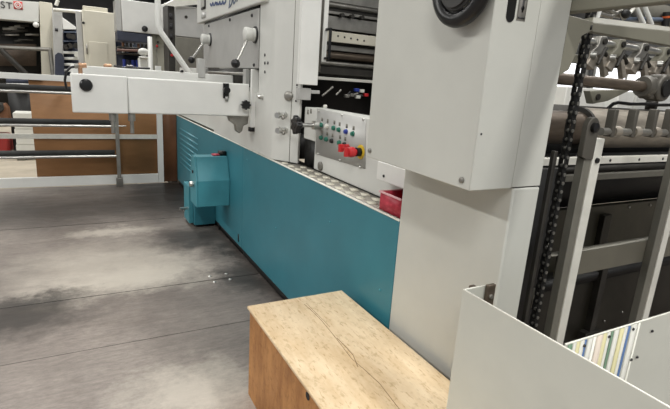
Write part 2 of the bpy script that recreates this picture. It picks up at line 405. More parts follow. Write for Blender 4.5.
# interior of the open bay
yi = 3.42
t = thing('press_interior', 'dark press bay of rollers and bars seen between corner post and tall cabinet', 'press mechanism', (2.0, yi, 0.9))
obj('back_plate', MB().box((1.38, yi+.12, .88), (2.6, yi+.15, 2.9)).box((2.55, 2.7, .88), (2.6, yi+.12, 2.9)), 'darkest', t)
obj('bay_floor', MB().box((1.262, 2.92, .886), (1.38, 3.21, 1.045)), 'darkest', t)
def bar(name, pytop, pybot, m, d0=0, d1=.1, x0=1.385, x1=2.54, rnd=False):
    a, b = at(340, pytop, y=yi-d0).z, at(340, pybot, y=yi-d0).z
    if rnd: return obj(name, MB().tube((x0, yi-d0+(a-b)/2, (a+b)/2), (x1, yi-d0+(a-b)/2, (a+b)/2), (a-b)/2), m, t)
    return obj(name, MB().box((x0, yi-d0, b), (x1, yi-d0+d1, a)), m, t, .003)
bar('upper_bar', -14, 3, 'steel_dull', .02); bar('rod', 3, 8, 'steel_dull', .06, rnd=True); bar('channel', 8, 12, 'dark', .03); bar('upper_back', 3, 14, 'dark', .0)
bar('slide_bar', 12, 15, 'steel_dull', .05)
ch = bar('chain_guide', 17, 30, 'steel_dull', .04)
for k in range(3): p = at(343+k*10, 15+k*1.2, y=yi-.09); obj('bearing', MB().tube(p, p+V((0,.06,0)), .015), 'dark', t)
pb_ = bar('gripper_plate', 32, 42.5, 'cream', .10, .02)
for k in range(5):
    p = at(338+k*6.5, 36+k*1.2, y=yi-.10); sub('hole', MB().tube(p, p+V((0,-.003,0)), .007, n=10), 'ink', pb_)
bar('lower_back', 42, 79, 'dark', .0); bar('lower_beam', 46, 51, 'steel_dull', .05); bar('rod', 52, 60, 'bronze', .06, rnd=True); bar('rod', 62, 66, 'steel_dull', .07, rnd=True)
bar('slide_bar', 68, 75, 'dark', .06); bar('sill_bar', 78, 81, 'alu', .12)
for k, (px, py, m_) in enumerate(((357,90,'blue'), (362,91,'paper'), (352,95,'steel_dull'), (366,95,'red'), (347,96,'steel_dull'), (358,97,'paper'))):
    p = at(px, py, y=yi-.2); obj('valve_block', MB().box(p-V((.018,.01,.012)), p+V((.018,.02,.012))), m_, t, .003)
for a_, b_ in (((322,96),(333,87)),((336,95),(341,90)),((350,96),(358,93))): obj('cable', MB().tube(at(*a_, y=yi-.2), at(*b_, y=yi-.2), .008), 'steel_dull', t)
obj('hose', MB().path([at(346,97,y=yi-.2), at(350,92,y=yi-.2), at(356,94,y=yi-.18), at(363,96,y=yi-.2)], .007), 'black', t)

# hinged door with two ball levers
y0, y1 = at(258,40,x=XT-.01).y, at(203.5,40,x=XT-.01).y
t = thing('access_door', 'flat grey access door carrying two ball levers, under the lettered header', 'machine door', (XT, (y0+y1)/2, 1.46))
obj('door_panel', MB().box((XT-.01, y0, 1.462), (XT+.015, y1, zh-.022)), 'plate', t, .003)
obj('top_gap', MB().box((XT+.0, y0, zh-.022), (XT+.015, y1, zh-.002)), 'darkest', t)
for (px, py) in ((209,20.5),(230,17),(252,14)):
    p = at(px, py+1.5, x=XT-.012); screw((XT-.01, p.y, min(p.z, zh-.045)), (-1,0,0), .012, t, 'ink')
for (px, py) in ((254,65),): p = at(px, py, x=XT-.012); screw((XT-.01, p.y, p.z), (-1,0,0), .012, t, 'ink')
def lever(px, py, bx, by, far):
    p = at(px, py, x=XT-.07); o_ = V((XT-.01, p.y, p.z))
    l = obj('lever', MB().lathe([(0,.042),(.015,.044),(.02,.038),(.06,.045),(.075,.043),(.08,.034)], o_, (-1,0,0)), 'paint', t)
    sub('flange', MB().lathe([(0,.056),(.010,.054)], o_, (-1,0,0)), 'black', l)
    e = at(bx, by, x=XT-.16); s_ = o_+V((-.06,0,-.035))
    sub('lever_rod', MB().tube(s_, e, .011, .009), 'steel', l); sub('ball_knob', MB().ball(e, .031), 'black', l)
lever(247, 34, 235.5, 63.5, 0); lever(203.5, 39, 191.5, 60, 1)

# recess under the door
t = thing('door_sill', 'dark grey recessed sill with a bright rod directly under the access door', 'machine sill', (XT+.02, 4.0, 1.36))
obj('recess', MB().box((XT+.001, 3.4, 1.33), (XT+.045, y1-.1, 1.458)), 'dark', t)
obj('rod', MB().tube((XT-.01, 3.45, 1.42), (XT-.01, y1-.2, 1.42), .012), 'steel_dull', t)
obj('end_block', MB().box((XT-.03, 3.40, 1.34), (XT, 3.47, 1.455)).box((XT-.03, y1-.16, 1.30), (XT, y1-.02, 1.455)), 'plate', t, .003)

# lettering on the header: only the feet of the letters show under the frame edge
pA = at(205,3.5,x=XT-.032)
mb = MB()      # feet of a blue word cut by the picture edge
for px, w_ in ((211.5,.055),(214.2,.055),(216.6,.02),(218.4,.055),(221.2,.055),(224.2,.055)):
    c_ = at(px, 1.6+(218-px)*.16, x=XT-.032)
    pts = []
    for k in range(9): a = PI+PI*k/8; pts.append((XT-.0335, c_.y-math.cos(a)*w_, c_.z+math.sin(a)*.03))
    for k in range(9): a = 2*PI-PI*k/8; pts.append((XT-.0335, c_.y-math.cos(a)*w_*.5, c_.z+math.sin(a)*.014))
    mb.prism(pts, (.003,0,0))
obj('lettering', mb, 'print', t_press)
qq = at(228,13,x=XT-.032)
text('model_lettering', 'Bold', .19, (XT-.032, qq.y, qq.z+.03), (0,-1,.12), (0,-.12,1), 'bluegrey', hp.parent, .002, .35)

# ------------------------------------------------------------------ long white feed arm
ya = 3.30
a0, a1 = at(70.4,73.7,y=ya), at(72,112.2,y=ya)
xa0 = (a0.x+a1.x)/2; zt, zb = a0.z, 1.130; xa1 = at(249.3,100,y=ya).x
t = thing('feed_boom', 'long white box-section feed arm reaching out left from the press over the floor', 'machine arm', (XT, ya, zb))
obj('beam', MB().box((at(128,90,y=ya).x, ya, zb), (xa1, ya+.075, zt)), 'white', t, .008)
obj('end_sleeve', MB().box((xa0, ya-.003, zb-.003), (at(128,90,y=ya).x-.002, ya+.078, zt+.003)), 'white', t, .007)
p = at(86,85,y=ya); obj('end_cap', MB().lathe([(0,.036),(.012,.036),(.022,.026),(.024,.012)], (p.x, ya-.003, p.z), (0,-1,0)), 'black', t)
p = at(225.5,90,y=ya)
o = obj('clamp', MB().box((p.x-.018, ya-.012, p.z-.055), (p.x+.022, ya, p.z+.045)), 'black', t, .003)
sub('clamp_screw', MB().tube((p.x-.0, ya-.012, p.z+.0), (p.x-.0, ya-.045, p.z+.0), .022).tube((p.x+.004, ya-.012, p.z+.03), (p.x+.004, ya-.02, p.z+.03), .010), 'black', o)
sub('clamp_tongue', MB().box((p.x-.004, ya-.014, p.z-.075), (p.x+.016, ya-.001, p.z-.04)), 'steel', o)
p = at(245.5,105,y=ya); 
pk = at(246,105,y=ya-.05)
def star(mb, c, axis, R, th, lobes=8):
    q = V(axis).to_track_quat('Z','Y').to_matrix(); pts = []
    for k in range(lobes*6):
        a = 2*PI*k/(lobes*6); r = R*(.88+.12*math.cos(lobes*a)); pts.append(V(c)+q@V((r*math.cos(a), r*math.sin(a), 0)))
    mb.prism(pts, q@V((0,0,th))); return mb
obj('clamp_knob', star(MB(), (pk.x, ya-.03, pk.z), (0,-1,0), .034, .03).tube((pk.x, ya-.03, pk.z), (pk.x, ya, pk.z), .012), 'black', t)
vx0, vx1 = at(249.5,100,y=ya-.03).x, at(257,100,y=ya-.03).x
obj('mounting_bar', MB().box((vx0+.012, ya-.03, at(250,127.5,y=ya-.03).z), (vx1+.012, ya-.002, at(252,69,y=ya-.03).z)), 'white', t, .005)
obj('bar_foot', MB().box((vx0+.01, ya-.025, at(250,127.5,y=ya-.03).z-.03), (vx1-.01, ya+.02, at(250,127.5,y=ya-.03).z)), 'black', t)
obj('hook', MB().prism([at(a, b, y=ya+.04) for a, b in ((228,115),(249,115),(248,124),(243.5,126),(242.5,131),(239.5,133.5),(236.5,131),(235.5,125),(230,121))], (0, .05, 0)), 'steel_dull', t, .004)
for px in (112.5, 131.5):   # little legs hanging under the arm
    p = at(px, 113, y=ya+.04); obj('drop_pin', MB().tube((p.x, ya+.04, zb), (p.x, ya+.04, zb-.05), .022).tube((p.x, ya+.04, zb-.05), (p.x, ya+.04, zb-.13), .012), 'steel_dull', t)

# rear rail behind it with copper ends
yr = 3.80
r0, r1 = at(87,70,y=yr), at(197,75.5,y=yr)
zr = at(140,71,y=yr).z
t = thing('rear_rail', 'thin white rail lying parallel just behind the long feed arm', 'rail', (XT, yr, zr))
obj('rail', MB().box((r0.x-.10, yr, zr-.12), (XT-.001, yr+.05, zr+.012)), 'white', t, .006)
p = at(182,77,y=yr); obj('stud', MB().lathe([(0,.012),(.012,.012),(.016,.006)], (p.x, yr, zr+.012), (0,0,1)), 'black', t)
obj('bracket_block', MB().box((at(198,70,y=yr).x, yr-.01, zr-.02), (at(205,70,y=yr).x, yr+.06, zr+.12)), 'plate', t, .004)
y = 3.5
for (px, py, lab) in ((80,65.5,'short copper pipe fitting with a black hose at the outer end of the feed arm'), (106,66,'short copper pipe fitting on the rear rail, right of the hose fitting')):
    yy = 3.34 if px == 80 else 3.83
    p = at(px, py, y=yy)
    zz = 1.357 if px == 80 else zr+.012
    f = thing('pipe_fitting', lab, 'pipe fitting', (p.x, yy, zz), 'copper fittings on the feed arm')
    obj('elbow', MB().tube((p.x, yy, zz), (p.x, yy, p.z), .012).ball((p.x, yy, p.z), .017).tube((p.x, yy, p.z), (p.x+.035, yy, p.z+.003), .014), 'copper', f)
    if px == 80:
        obj('hose', MB().path([(p.x-.015, yy, p.z-.005), (p.x-.05, yy, p.z-.015), (p.x-.075, yy, p.z-.04), (p.x-.085, yy, p.z-.09), (p.x-.08, yy+.02, p.z-.14)], .007), 'black', f)
        obj('sleeve', MB().tube((p.x-.005, yy, p.z), (p.x-.03, yy, p.z-.006), .015), 'steel_dull', f)
    else:
        obj('cable', MB().path([(p.x+.05, yy, p.z+.005), at(122,67.5,y=yy), at(150,68.5,y=yy)], .007), 'black', f)
        obj('grip', MB().tube(at(127,67.8,y=yy), at(133,68,y=yy), .02), 'black', f)

# ------------------------------------------------------------------ ledge, console, bin
t = thing('tread_plate', 'bright diamond tread plate on the narrow ledge above the teal cover', 'tread plate', (1.18, 2.2, LZ))
obj('sheet', MB().box((XT+.011, 1.48, LZ-.03), (1.252, PY3+.01, LZ-.002)).prism([(XT+.011, PY3+.01, LZ-.03), (XT+.011, yp-.03, LZ-.03), (PX3-.02, PY3+.01, LZ-.03)], (0,0,.028)), 'tread', t)
mb = MB()
for i in range(13):
    for j in range(2):
        y = 1.54 + i*.104 + (.052 if j % 2 else 0); x = XT+.042 + j*.058
        if y > yp-.05-(x-XT)*1.9: continue
        mb.prism([(x-.027, y-.018, LZ-.002), (x+.006, y-.038, LZ-.002), (x+.027, y+.018, LZ-.002), (x-.006, y+.038, LZ-.002)], (0,0,.003))
obj('tread_pattern', mb, 'cream', t)['kind'] = 'stuff'

XC = 1.255
zc1 = at(340,113,x=XC).z
yc1 = at(304.5,115,x=XC).y; yc0 = 1.50
t = thing('control_console', 'light grey operator console with push buttons and a red emergency stop', 'control console', (XC+.1, 2.0, LZ))
ypl1, ypl0 = at(315.5,130,x=XC).y, at(365.5,130,x=XC).y
obj('housing', MB().box((XC, yc0, LZ), (XC+.12, ypl1, zc1)).box((XC, ypl1, 1.05), (XC+.12, yc1, zc1)), 'paint', t, .006)
obj('recess', MB().box((XC+.015, ypl1+.001, LZ), (XC+.12, yc1, 1.049)), 'darkest', t)
obj('recess_pipe', MB().path([(XC+.03, ypl1+.06, LZ), (XC+.03, ypl1+.06, .96), (XC+.05, ypl1+.03, 1.03)], .01), 'steel_dull', t)
zp1 = at(340,112.5,x=XC).z; zp0 = at(316,156.5,x=XC).z
ft = obj('face_plate', MB().prism([at(317,108.5,x=XC-.003), at(365.5,118.5,x=XC-.003), at(365,169,x=XC-.003), at(315.3,154,x=XC-.003)], (.004,0,0)), 'plate', t)
for (px, py) in ((319,109.8),(342,113.5),(363.5,118),(318,153),(340,159.5),(360,166)):
    p = at(px, py+1, x=XC-.003); sub('plate_screw', MB().lathe([(0,.008),(.004,.007),(.006,.004)], p, (-1,0,0), 12), 'steel', ft)
cols = ['green','paper','green','green','blue','green']
row1 = ((321.9,125.1),(327.4,126.5),(334.2,128),(339.4,129.7),(346.6,131.6),(353.4,133.7))
row2 = ((321.7,137.6),(326.9,139.3),(332.2,140.9),(339.9,142.7),(345,144.5))
for i, (px, py) in enumerate(row1+row2):
    p = at(px, py, x=XC-.003)
    c_ = (cols + ['green','green','black','green','black'])[i]
    b_ = obj('push_button', MB().lathe([(0,.0135),(.006,.0135),(.008,.012),(.014,.011),(.015,.008)], p, (-1,0,0), 18), c_, t, 0)
    b_['label'] = {'green':'green push button','paper':'white push button','blue':'blue push button','black':'black push button'}[c_]
    p = at(px+.3, py-5.6, x=XC-.003); s_ = .010
    obj('label_tag', MB().box(p-V((.001,s_,s_)), p+V((0,s_,s_))), 'alu_side', t)
p = at(361,152,x=XC-.003)
e_ = obj('emergency_stop', MB().lathe([(.018,.015),(.04,.015),(.042,.024),(.052,.027),(.066,.026),(.074,.019),(.076,.01)], p, (-1,0,0)).box(p+V((-.095,-.007,-.022)), p+V((-.074,.007,.022))), 'red', t)
e_['label'] = 'red mushroom emergency stop with a grip ridge'
sub('collar', MB().lathe([(0,.036),(.005,.036),(.006,.030)], p, (-1,0,0)), 'yellow', e_)
sub('neck', MB().lathe([(.006,.022),(.03,.022)], p, (-1,0,0)), 'black', e_)
p = at(369,149.5,x=XC-.003); 
p = at(348,148,x=XC-.003); s_ = obj('selector_switch', MB().lathe([(0,.02),(.02,.02),(.022,.012),(.04,.012)], p, (-1,0,0)).box(p+V((-.055,-.007,-.02)), p+V((-.03,.007,.02))), 'red', t)
s_['label'] = 'small red selector switch'
p = at(321,166,x=XC); obj('boss', MB().lathe([(0,.026),(.01,.026),(.015,.016)], (XC, p.y, p.z), (-1,0,0)), 'steel_dull', t)
for (px, py) in ((308,112),(311,111.2)): p = at(px, py, x=XC); obj('warning_mark', MB().box(p-V((.001,.010,.014)), p+V((.0005,.010,.014))), 'alu_side', t)
p = at(306,99.5,x=XC+.1); obj('knob', MB().lathe([(0,.012),(.012,.014),(.02,.008)], (XC+.12, yc1-.04, zc1), (0,0,1)), 'alu', t)
p = at(321,100,x=XC+.1)
# star handwheel beside it
ph = at(298.5,125,x=XC-.14); pe = V((XC, ph.y, ph.z))
t = thing('star_handwheel', 'black lobed handwheel on a steel spindle, left of the push buttons', 'handwheel', pe)
obj('wheel', star(MB(), ph, (-1,0,0), .056, .028, 7).lathe([(-.02,.02),(.0,.026),(.03,.022)], ph, (-1,0,0)), 'black', t, .004)
obj('spindle', MB().tube(pe, ph, .012).tube(pe, pe+V((-.05,0,0)), .026), 'steel', t)
# small white plate joining console and cabinet
p0, p1 = at(377,161,x=1.18), at(405,185,x=1.18)
t = thing('junction_plate', 'small white cover plate below the tall cabinet box, above the red bin', 'cover plate', (1.18, 1.6, LZ))
obj('plate', MB().box((1.18, 1.49, at(390,184,x=1.18).z), (XC-.001, at(377,170,x=1.18).y, at(378,161,x=1.18).z)), 'white', t, .003)
p = at(384,176,x=1.18); obj('hole', MB().tube((1.179, p.y, p.z), (1.176, p.y, p.z), .006, n=10), 'ink', t)

# red bin on the ledge
xb0, xb1 = XT+.012, XT+.13
b0 = at(379,211,x=xb0)
yb1 = b0.y; yb0 = 1.49; zb1 = at(380,191,x=xb0).z
t = thing('storage_bin', 'scratched red plastic bin on the tread plate against the tall cabinet', 'bin', (1.18, 1.56, LZ))
mb = MB(); zz = LZ+.003; th = .004
mb.box((xb0, yb0, zz), (xb0+th, yb1, zb1)).box((xb1-th, yb0, zz), (xb1, yb1, zb1)).box((xb0+th, yb0, zz), (xb1-th, yb0+th, zb1)).box((xb0+th, yb1-th, zz), (xb1-th, yb1, zb1)).box((xb0+th, yb0+th, zz), (xb1-th, yb1-th, zz+.005))
obj('tub', mb, 'pinkred', t)
mb = MB(); e = .006
mb.box((xb0-e, yb0, zb1-.004), (xb0, yb1+e, zb1+.004)).box((xb1, yb0, zb1-.004), (xb1+e, yb1+e, zb1+.004)).box((xb0, yb1, zb1-.004), (xb1, yb1+e, zb1+.004))
r_ = obj('rim', mb, 'pinkwhite', t, .001); r_['label'] = 'worn pale rim'; 

# ------------------------------------------------------------------ tall cabinet: column + overhanging box
yk = .944; yk1 = 1.476; XB = .94
ZB = 1.135
t = thing('tall_cabinet', 'tall light grey cabinet with an overhanging upper box and a black handwheel', 'machine cabinet', (1.17, 1.2, 0))
obj('column', MB().box((XT, yk, 0), (1.228, yk1, ZB)), 'column', t, .006)
ub = obj('upper_box', MB().prism([(XB, yk, ZB), (XB, 1.486, ZB+.008), (XB, 1.486, 2.3), (XB, yk, 2.3)], (.165,0,0)), 'column', t, .003)
obj('upper_column', MB().box((XB+.1655, yk+.0005, ZB+.003), (1.226, yk1, 2.3)), 'column', t, .0015)
obj('seam', MB().box((XT+.004, yk+.004, ZB-.0005), (1.224, yk1-.01, ZB+.0035)), 'seam', t)
for (px, py) in ((462,180),(368,150),):
    p = at(px, py, x=XB); q = V((XB, min(p.y, 1.462), p.z))
    screw(q, (-1,0,0), .009, t)
p = at(478,134,y=yk); screw((max(p.x,XB+.015), yk, p.z), (0,-1,0), .003, t, 'ink')
# handwheel
wc = at(462,-16,x=XB-.035); R_ = .088
wl = obj('handwheel', MB().torus(wc, (-1,0,0), R_, .020, 48, 14), 'black', t)
sub('hub', MB().lathe([(-.035,.03),(0,.032),(.012,.068),(.016,.066),(.02,.03)], wc, (-1,0,0)), 'rubber', wl)
sub('spoke', MB().tube(wc+V((.0,-R_,0)), wc+V((0,R_,0)), .011).tube(wc+V((0,0,-R_)), wc+V((0,0,R_)), .011), 'black', wl)
sub('dial', MB().lathe([(.0,.060),(.003,.060)], wc+V((-.021,0,0)), (-1,0,0)), 'rubber', wl)
# slot and label on the end face
s0 = at(508,22,y=yk); s1 = at(513,0,y=yk)
mb = MB(); pts = []
rr = .0145; zs = s0.z+rr
for k in range(13): a = PI + PI*k/12; pts.append((s0.x+.004+rr*math.cos(a), yk-.002, zs+rr*math.sin(a)))
pts += [(s0.x+.004+rr, yk-.002, 1.9), (s0.x+.004-rr, yk-.002, 1.9)]
obj('slot', mb.prism(pts, (0,.0025,0)), 'black', t)
l0 = at(516,20,y=yk)
lb = obj('label_plate', MB().box((l0.x, yk-.0015, l0.z), (l0.x+.031, yk, l0.z+.20)), 'plate', t)
sub('label_border', MB().box((l0.x+.001, yk-.0018, l0.z), (l0.x+.0025, yk-.0014, l0.z+.2)).box((l0.x+.0285, yk-.0018, l0.z), (l0.x+.03, yk-.0014, l0.z+.2)), 'alu_side', lb)
sub('label_mark', MB().box((l0.x+.014, yk-.0025, l0.z+.02), (l0.x+.019, yk-.001, l0.z+.05)).tube((l0.x+.0165, yk-.0025, l0.z+.030), (l0.x+.0165, yk-.001, l0.z+.030), .006, n=10).tube((l0.x+.010, yk-.0025, l0.z+.065), (l0.x+.010, yk-.001, l0.z+.065), .007, n=10).box((l0.x+.020, yk-.0025, l0.z+.05), (l0.x+.023, yk-.001, l0.z+.10)).box((l0.x+.003, yk-.0025, l0.z+.004), (l0.x+.029, yk-.001, l0.z+.008)), 'ink', lb)

# ------------------------------------------------------------------ wooden step box
zx = .437; bx0, bx1, by0, by1 = .605, 1.076, .62, 1.824
t = thing('step_box', 'scuffed plywood step box on the floor against the teal cover and cabinet', 'wooden box', ((bx0+bx1)/2, 1.25, 0))
i = .010
obj('lid', MB().box((bx0, by0, zx-.014), (bx1, by1, zx)), 'woodtop', t, .004)
obj('side_board', MB().box((bx0+i, by0+i, .0), (bx0+i+.02, by1-i, zx-.015)), 'woodside', t, .002)
obj('side_board', MB().box((bx1-i-.02, by0+i, .0), (bx1-i, by1-i, zx-.015)), 'woodside', t, .002)
obj('end_board', MB().box((bx0+i+.021, by1-i-.02, 0), (bx1-i-.021, by1-i, zx-.015)), 'woodside', t, .002)
obj('end_board', MB().box((bx0+i+.021, by0+i, 0), (bx1-i-.021, by0+i+.02, zx-.015)), 'woodside', t, .002)
mb = MB()
def crack(pts, w=.0010):
    for a, b in zip(pts, pts[1:]):
        a, b = V((*a, zx)), V((*b, zx)); n = (b-a).cross(V((0,0,1))).normalized()*w
        mb.prism([a+n, b+n, b-n, a-n], (0,0,.0006))
def top(px, py): p = at(px, py, z=zx); return (p.x, p.y)
crack([top(304,304), top(312,311), top(322,321), top(335,337), top(352,359), top(366,371), top(380,384), top(400,410)])
crack([top(337,338), top(346,347), top(353,355), top(358,367)], .0013)
crack([top(306,303), top(318,315), top(330,327)], .0006)
obj('crack', mb, mat('dark wood crack', (150,122,88), .8), t)
ph_ = at(308,396,x=bx0+i)
obj('hand_hole', MB().tube((bx0+i-.001, ph_.y, ph_.z), (bx0+i-.002, ph_.y, ph_.z), .014, n=16), 'darkest', t)

# ------------------------------------------------------------------ foreground guard
gx, gy1, gz0, gz1 = .90, .877, .46, .879
bk0 = at(484,286,y=gy1)
t = thing('sheet_metal_guard', 'bare grey sheet-metal guard in the right foreground, over the wooden box', 'machine guard', (gx, .5, gz0))
obj('sheet', MB().box((gx, .12, gz0), (gx+.004, gy1, gz1-.002)).box((gx+.004, gy1-.004, gz0), (bk0.x+.03, gy1, gz1-.002)), 'guard', t, .001)
obj('bright_edge', MB().box((gx, .12, gz1-.002), (gx+.004, gy1, gz1)).box((gx+.004, gy1-.004, gz1-.002), (bk0.x+.005, gy1, gz1)), 'edge', t)
bk0 = at(484,286,y=gy1); bk1 = at(496,300,y=gy1)
obj('bracket', MB().box((bk0.x, gy1-.016, gz1-.075), (bk0.x+.03, gy1-.0045, gz1+.004)).box((bk0.x+.01, gy1+.0005, gz1-.07), (bk0.x+.03, yk-.001, gz1-.03)), M['bronze'], t, .002)
obj('bracket_bolt', MB().lathe([(0,.007),(.005,.006)], (bk0.x+.015, gy1-.016, gz1-.03), (0,-1,0), 12), 'steel_dull', t)
# rear guard with colour strips
ysx = .563
t = thing('strip_guard', 'grey cross panel with coloured paper strips, behind the foreground guard', 'machine guard', (1.3, ysx, 0.3))
obj('sheet', MB().box((gx+.006, ysx, 0), (1.62, ysx+.004, .882)), 'guard', t, .001)
obj('bright_edge', MB().box((gx+.006, ysx, .882), (1.62, ysx+.004, .884)), 'edge', t)
strips = [(568,572,'greenstrip'),(573,576,'paper'),(576.5,580,'yelstrip'),(580.5,584.2,'paper'),(584.3,586.5,'bluestrip'),(588,592.5,'paper'),(593.5,596,'edge'),(597,603,'pinkstrip'),(603.3,607,'yelstrip'),(607.4,610,'paper'),(611.3,613.3,'greenstrip'),(614.5,619,'paper'),(620,624,'yelstrip'),(624.5,627.5,'paper'),(628,630.3,'bluestrip'),(632,637,'paper'),(638.5,640,'edge')]
nm = {'greenstrip':'green card strip','yelstrip':'yellow card strip','bluestrip':'blue card strip','paper':'white card strip','pinkstrip':'salmon card strip','edge':'thin white divider'}
for a, b, m_ in strips:
    yy = 345 - (a-565)*.31
    x0, x1 = at(a, yy+1, y=ysx).x, at(b, yy+1-(b-a)*.31, y=ysx).x
    o = obj('colour_strip', MB().box((x0, ysx-.002, .45), (x1, ysx, .881)), m_, t); o['label'] = nm[m_]
for (px, py) in ((584,345.5),(609,336.5),(633,329),(652,331),(637,357),(631,359.5)):
    p = at(px, py, y=ysx-.002); o = obj('screw', MB().lathe([(0,.004),(.003,.003)], (p.x, ysx-.002, p.z), (0,-1,0), 10), 'ink', t)

# ------------------------------------------------------------------ open feeder on the right
yz = 1.0
pz = thing('lift_post', 'slim aluminium post with a bolted pivot lug, near the drive chain', 'machine post', (1.55, yz, 0), 'aluminium posts of the feeder')
zt_ = at(604,138.5,y=yz).z
obj('post', MB().box((1.500, yz, 0), (1.538, yz+.03, zt_+.0)), 'alu_side', pz, .002)  # less lit side of the post, its shade put into a darker grey
obj('front_strip', MB().box((1.5385, yz-.004, 0), (1.583, yz+.03, zt_)), 'alu', pz, .002)
lug = at(591,130,y=yz-.01); mb = MB(); pts = []
for k in range(13): a = PI*k/12; pts.append((1.505+.031*math.cos(a), yz-.006, lug.z+.008+.033*math.sin(a)))
pts += [(1.474, yz-.006, lug.z-.09), (1.500, yz-.006, lug.z-.10), (1.536, yz-.006, lug.z-.10)]
lg = obj('pivot_lug', mb.prism(pts, (0,.02,0)), 'lugsteel', pz, .002)
sub('pivot_bolt', MB().lathe([(0,.017),(.012,.016),(.014,.01)], (1.505, yz-.006, lug.z+.008), (0,-1,0), 16), 'black', lg)
p = at(597,161,y=yz-.012); obj('bolt', MB().lathe([(0,.010),(.006,.009)], (1.560, yz-.004, p.z), (0,-1,0), 14), 'black', pz)
p2 = thing('lift_post', 'slim aluminium post at the right edge, without a pivot lug', 'machine post', (2.12, yz, 0), 'aluminium posts of the feeder')
q0 = at(655,262,y=yz).x; 
obj('post', MB().box((q0-.038, yz, 0), (q0+.007, yz+.03, 1.35)), 'alu_side', p2, .002)  # darker grey again carries the shade of the post's side
obj('front_strip', MB().box((q0+.008, yz-.004, 0), (q0+.05, yz+.03, 1.35)), 'alu', p2, .002)
za, zb = at(584,251,y=yz+.035).z, at(579,274,y=yz+.035).z
t = thing('cross_rail', 'flat grey cross rail joining the two aluminium posts low in the feeder', 'rail', (1.9, yz+.04, zb))
obj('rail', MB().box((1.52, yz+.0305, zb), (2.9, yz+.05, za)), 'rail_shaded', t, .002)
obj('top_lip', MB().box((1.47, yz+.0305, za+.0005), (2.9, yz+.06, za+.004)), 'alu_side', t)

# chain
t = thing('drive_chain', 'black roller chain hanging vertically between tall cabinet and aluminium post', 'chain', (1.463, 1.05, .3))
xc_, yc_ = 1.463, 1.05; pitch = .0300
def plate_pts(z, r=.0115, wst=.0075, y=0, rot=0):
    pts = []
    for k in range(9): a = -.1*PI + 1.2*PI*k/8; pts.append((r*math.cos(a), y, z+pitch/2+r*math.sin(a)))
    for k in range(9): a = .9*PI + 1.2*PI*k/8; pts.append((r*math.cos(a), y, z-pitch/2+r*math.sin(a)))
    return pts
n = 0; z = .26; first = {}
while z < 1.80:
    k = n % 2
    if k not in first:
        mb = MB()
        for s_ in (-1, 1):
            off = (.0105 if k else .0075)
            pts = [V((xc_+p[0], yc_+s_*off-.0012, p[2])) for p in plate_pts(z)]
            mb.prism(pts, (0,.0024,0))
        o = obj('outer_link' if k else 'inner_link', mb, 'darkest', t); first[k] = (o, z)
        if k == 0:
            for d in (-1, 1): sub('roller', MB().tube((xc_, yc_-.0145, z+d*pitch/2), (xc_, yc_+.0145, z+d*pitch/2), .0062, n=12), 'steel_dull', o)
    else:
        s0, z0 = first[k]; o = s0.copy(); C.objects.link(o); o.parent = t
        o.matrix_parent_inverse = s0.matrix_parent_inverse.copy(); o.location = (0,0,z-z0)
        for ch in s0.children:
            d = ch.copy(); C.objects.link(d); d.parent = o; d.matrix_parent_inverse = ch.matrix_parent_inverse.copy()
    n += 1; z += pitch
# channel beside the cabinet
t = thing('chain_channel', 'dark steel channel with a pale edge strip, between tall cabinet and chain', 'machine frame', (1.35, 1.1, 0))
obj('channel_wall', MB().box((1.235, 1.02, 0), (1.30, 1.40, 1.235)), 'darkest', t)
e0 = at(551,150,y=1.01)
obj('edge_strip', MB().box((1.322, .985, 0), (1.338, 1.0, e0.z)), 'dark', t, .002)
obj('back_web', MB().box((1.30, 1.16, 0), (1.62, 1.18, 1.14)), 'darkest', t)
p = at(549,312,y=1.12); obj('tab', MB().box((1.50, 1.11, .60), (1.53, 1.125, .68)), 'alu_side', t)
obj('tab', MB().box((1.545, 1.11, .72), (1.56, 1.125, .86)), 'alu_side', t)

# big roller with end disc and shaft with clamps
yr_ = 1.45
zA, zB2 = at(600,108,y=yr_-.0).z, at(600,148,y=yr_-.0).z
rr = (zA-zB2)/2*.98; zc = (zA+zB2)/2
xA = at(578,128,y=yr_).x
t = thing('feed_roller', 'wide worn steel roller lying across the feeder behind the pivot lug', 'roller', (xA+.6, yr_, zc))
obj('roller_body', MB().tube((xA, yr_, zc), (4.2, yr_, zc), rr, n=40), 'roller', t)
obj('end_disc', MB().lathe([(0,rr*1.02),(.02,rr*1.02)], (xA-.022, yr_, zc), (1,0,0), 40), 'dark', t)
obj('journal', MB().tube((1.35, yr_, zc), (xA-.022, yr_, zc), rr*.80, n=36), 'bronze', t)
t = thing('clamp_shaft', 'steel rod with dark clamp blocks running in front of the wide roller', 'shaft', (2.4, 1.2, zc))
ycs = 1.22; zcs = at(630,132,y=ycs).z
obj('rod', MB().tube((1.90, ycs, zcs), (3.3, ycs, zcs), .016), 'steel_dull', t)
obj('support_arm', MB().box((3.2, ycs-.02, 0), (3.26, ycs+.02, zcs-.01)), 'dark', t)
for px in (611, 631.5, 651.5, 668):
    p = at(px, 125, y=ycs); hi = at(px, 109, y=ycs).z
    c_ = obj('clamp_block', MB().box((p.x-.013, ycs-.016, zcs-.02), (p.x+.013, ycs+.02, hi)), 'lugsteel', t, .004)
    sub('collar', MB().tube((p.x+.014, ycs, zcs), (p.x+.055, ycs, zcs), .024), 'roller', c_)
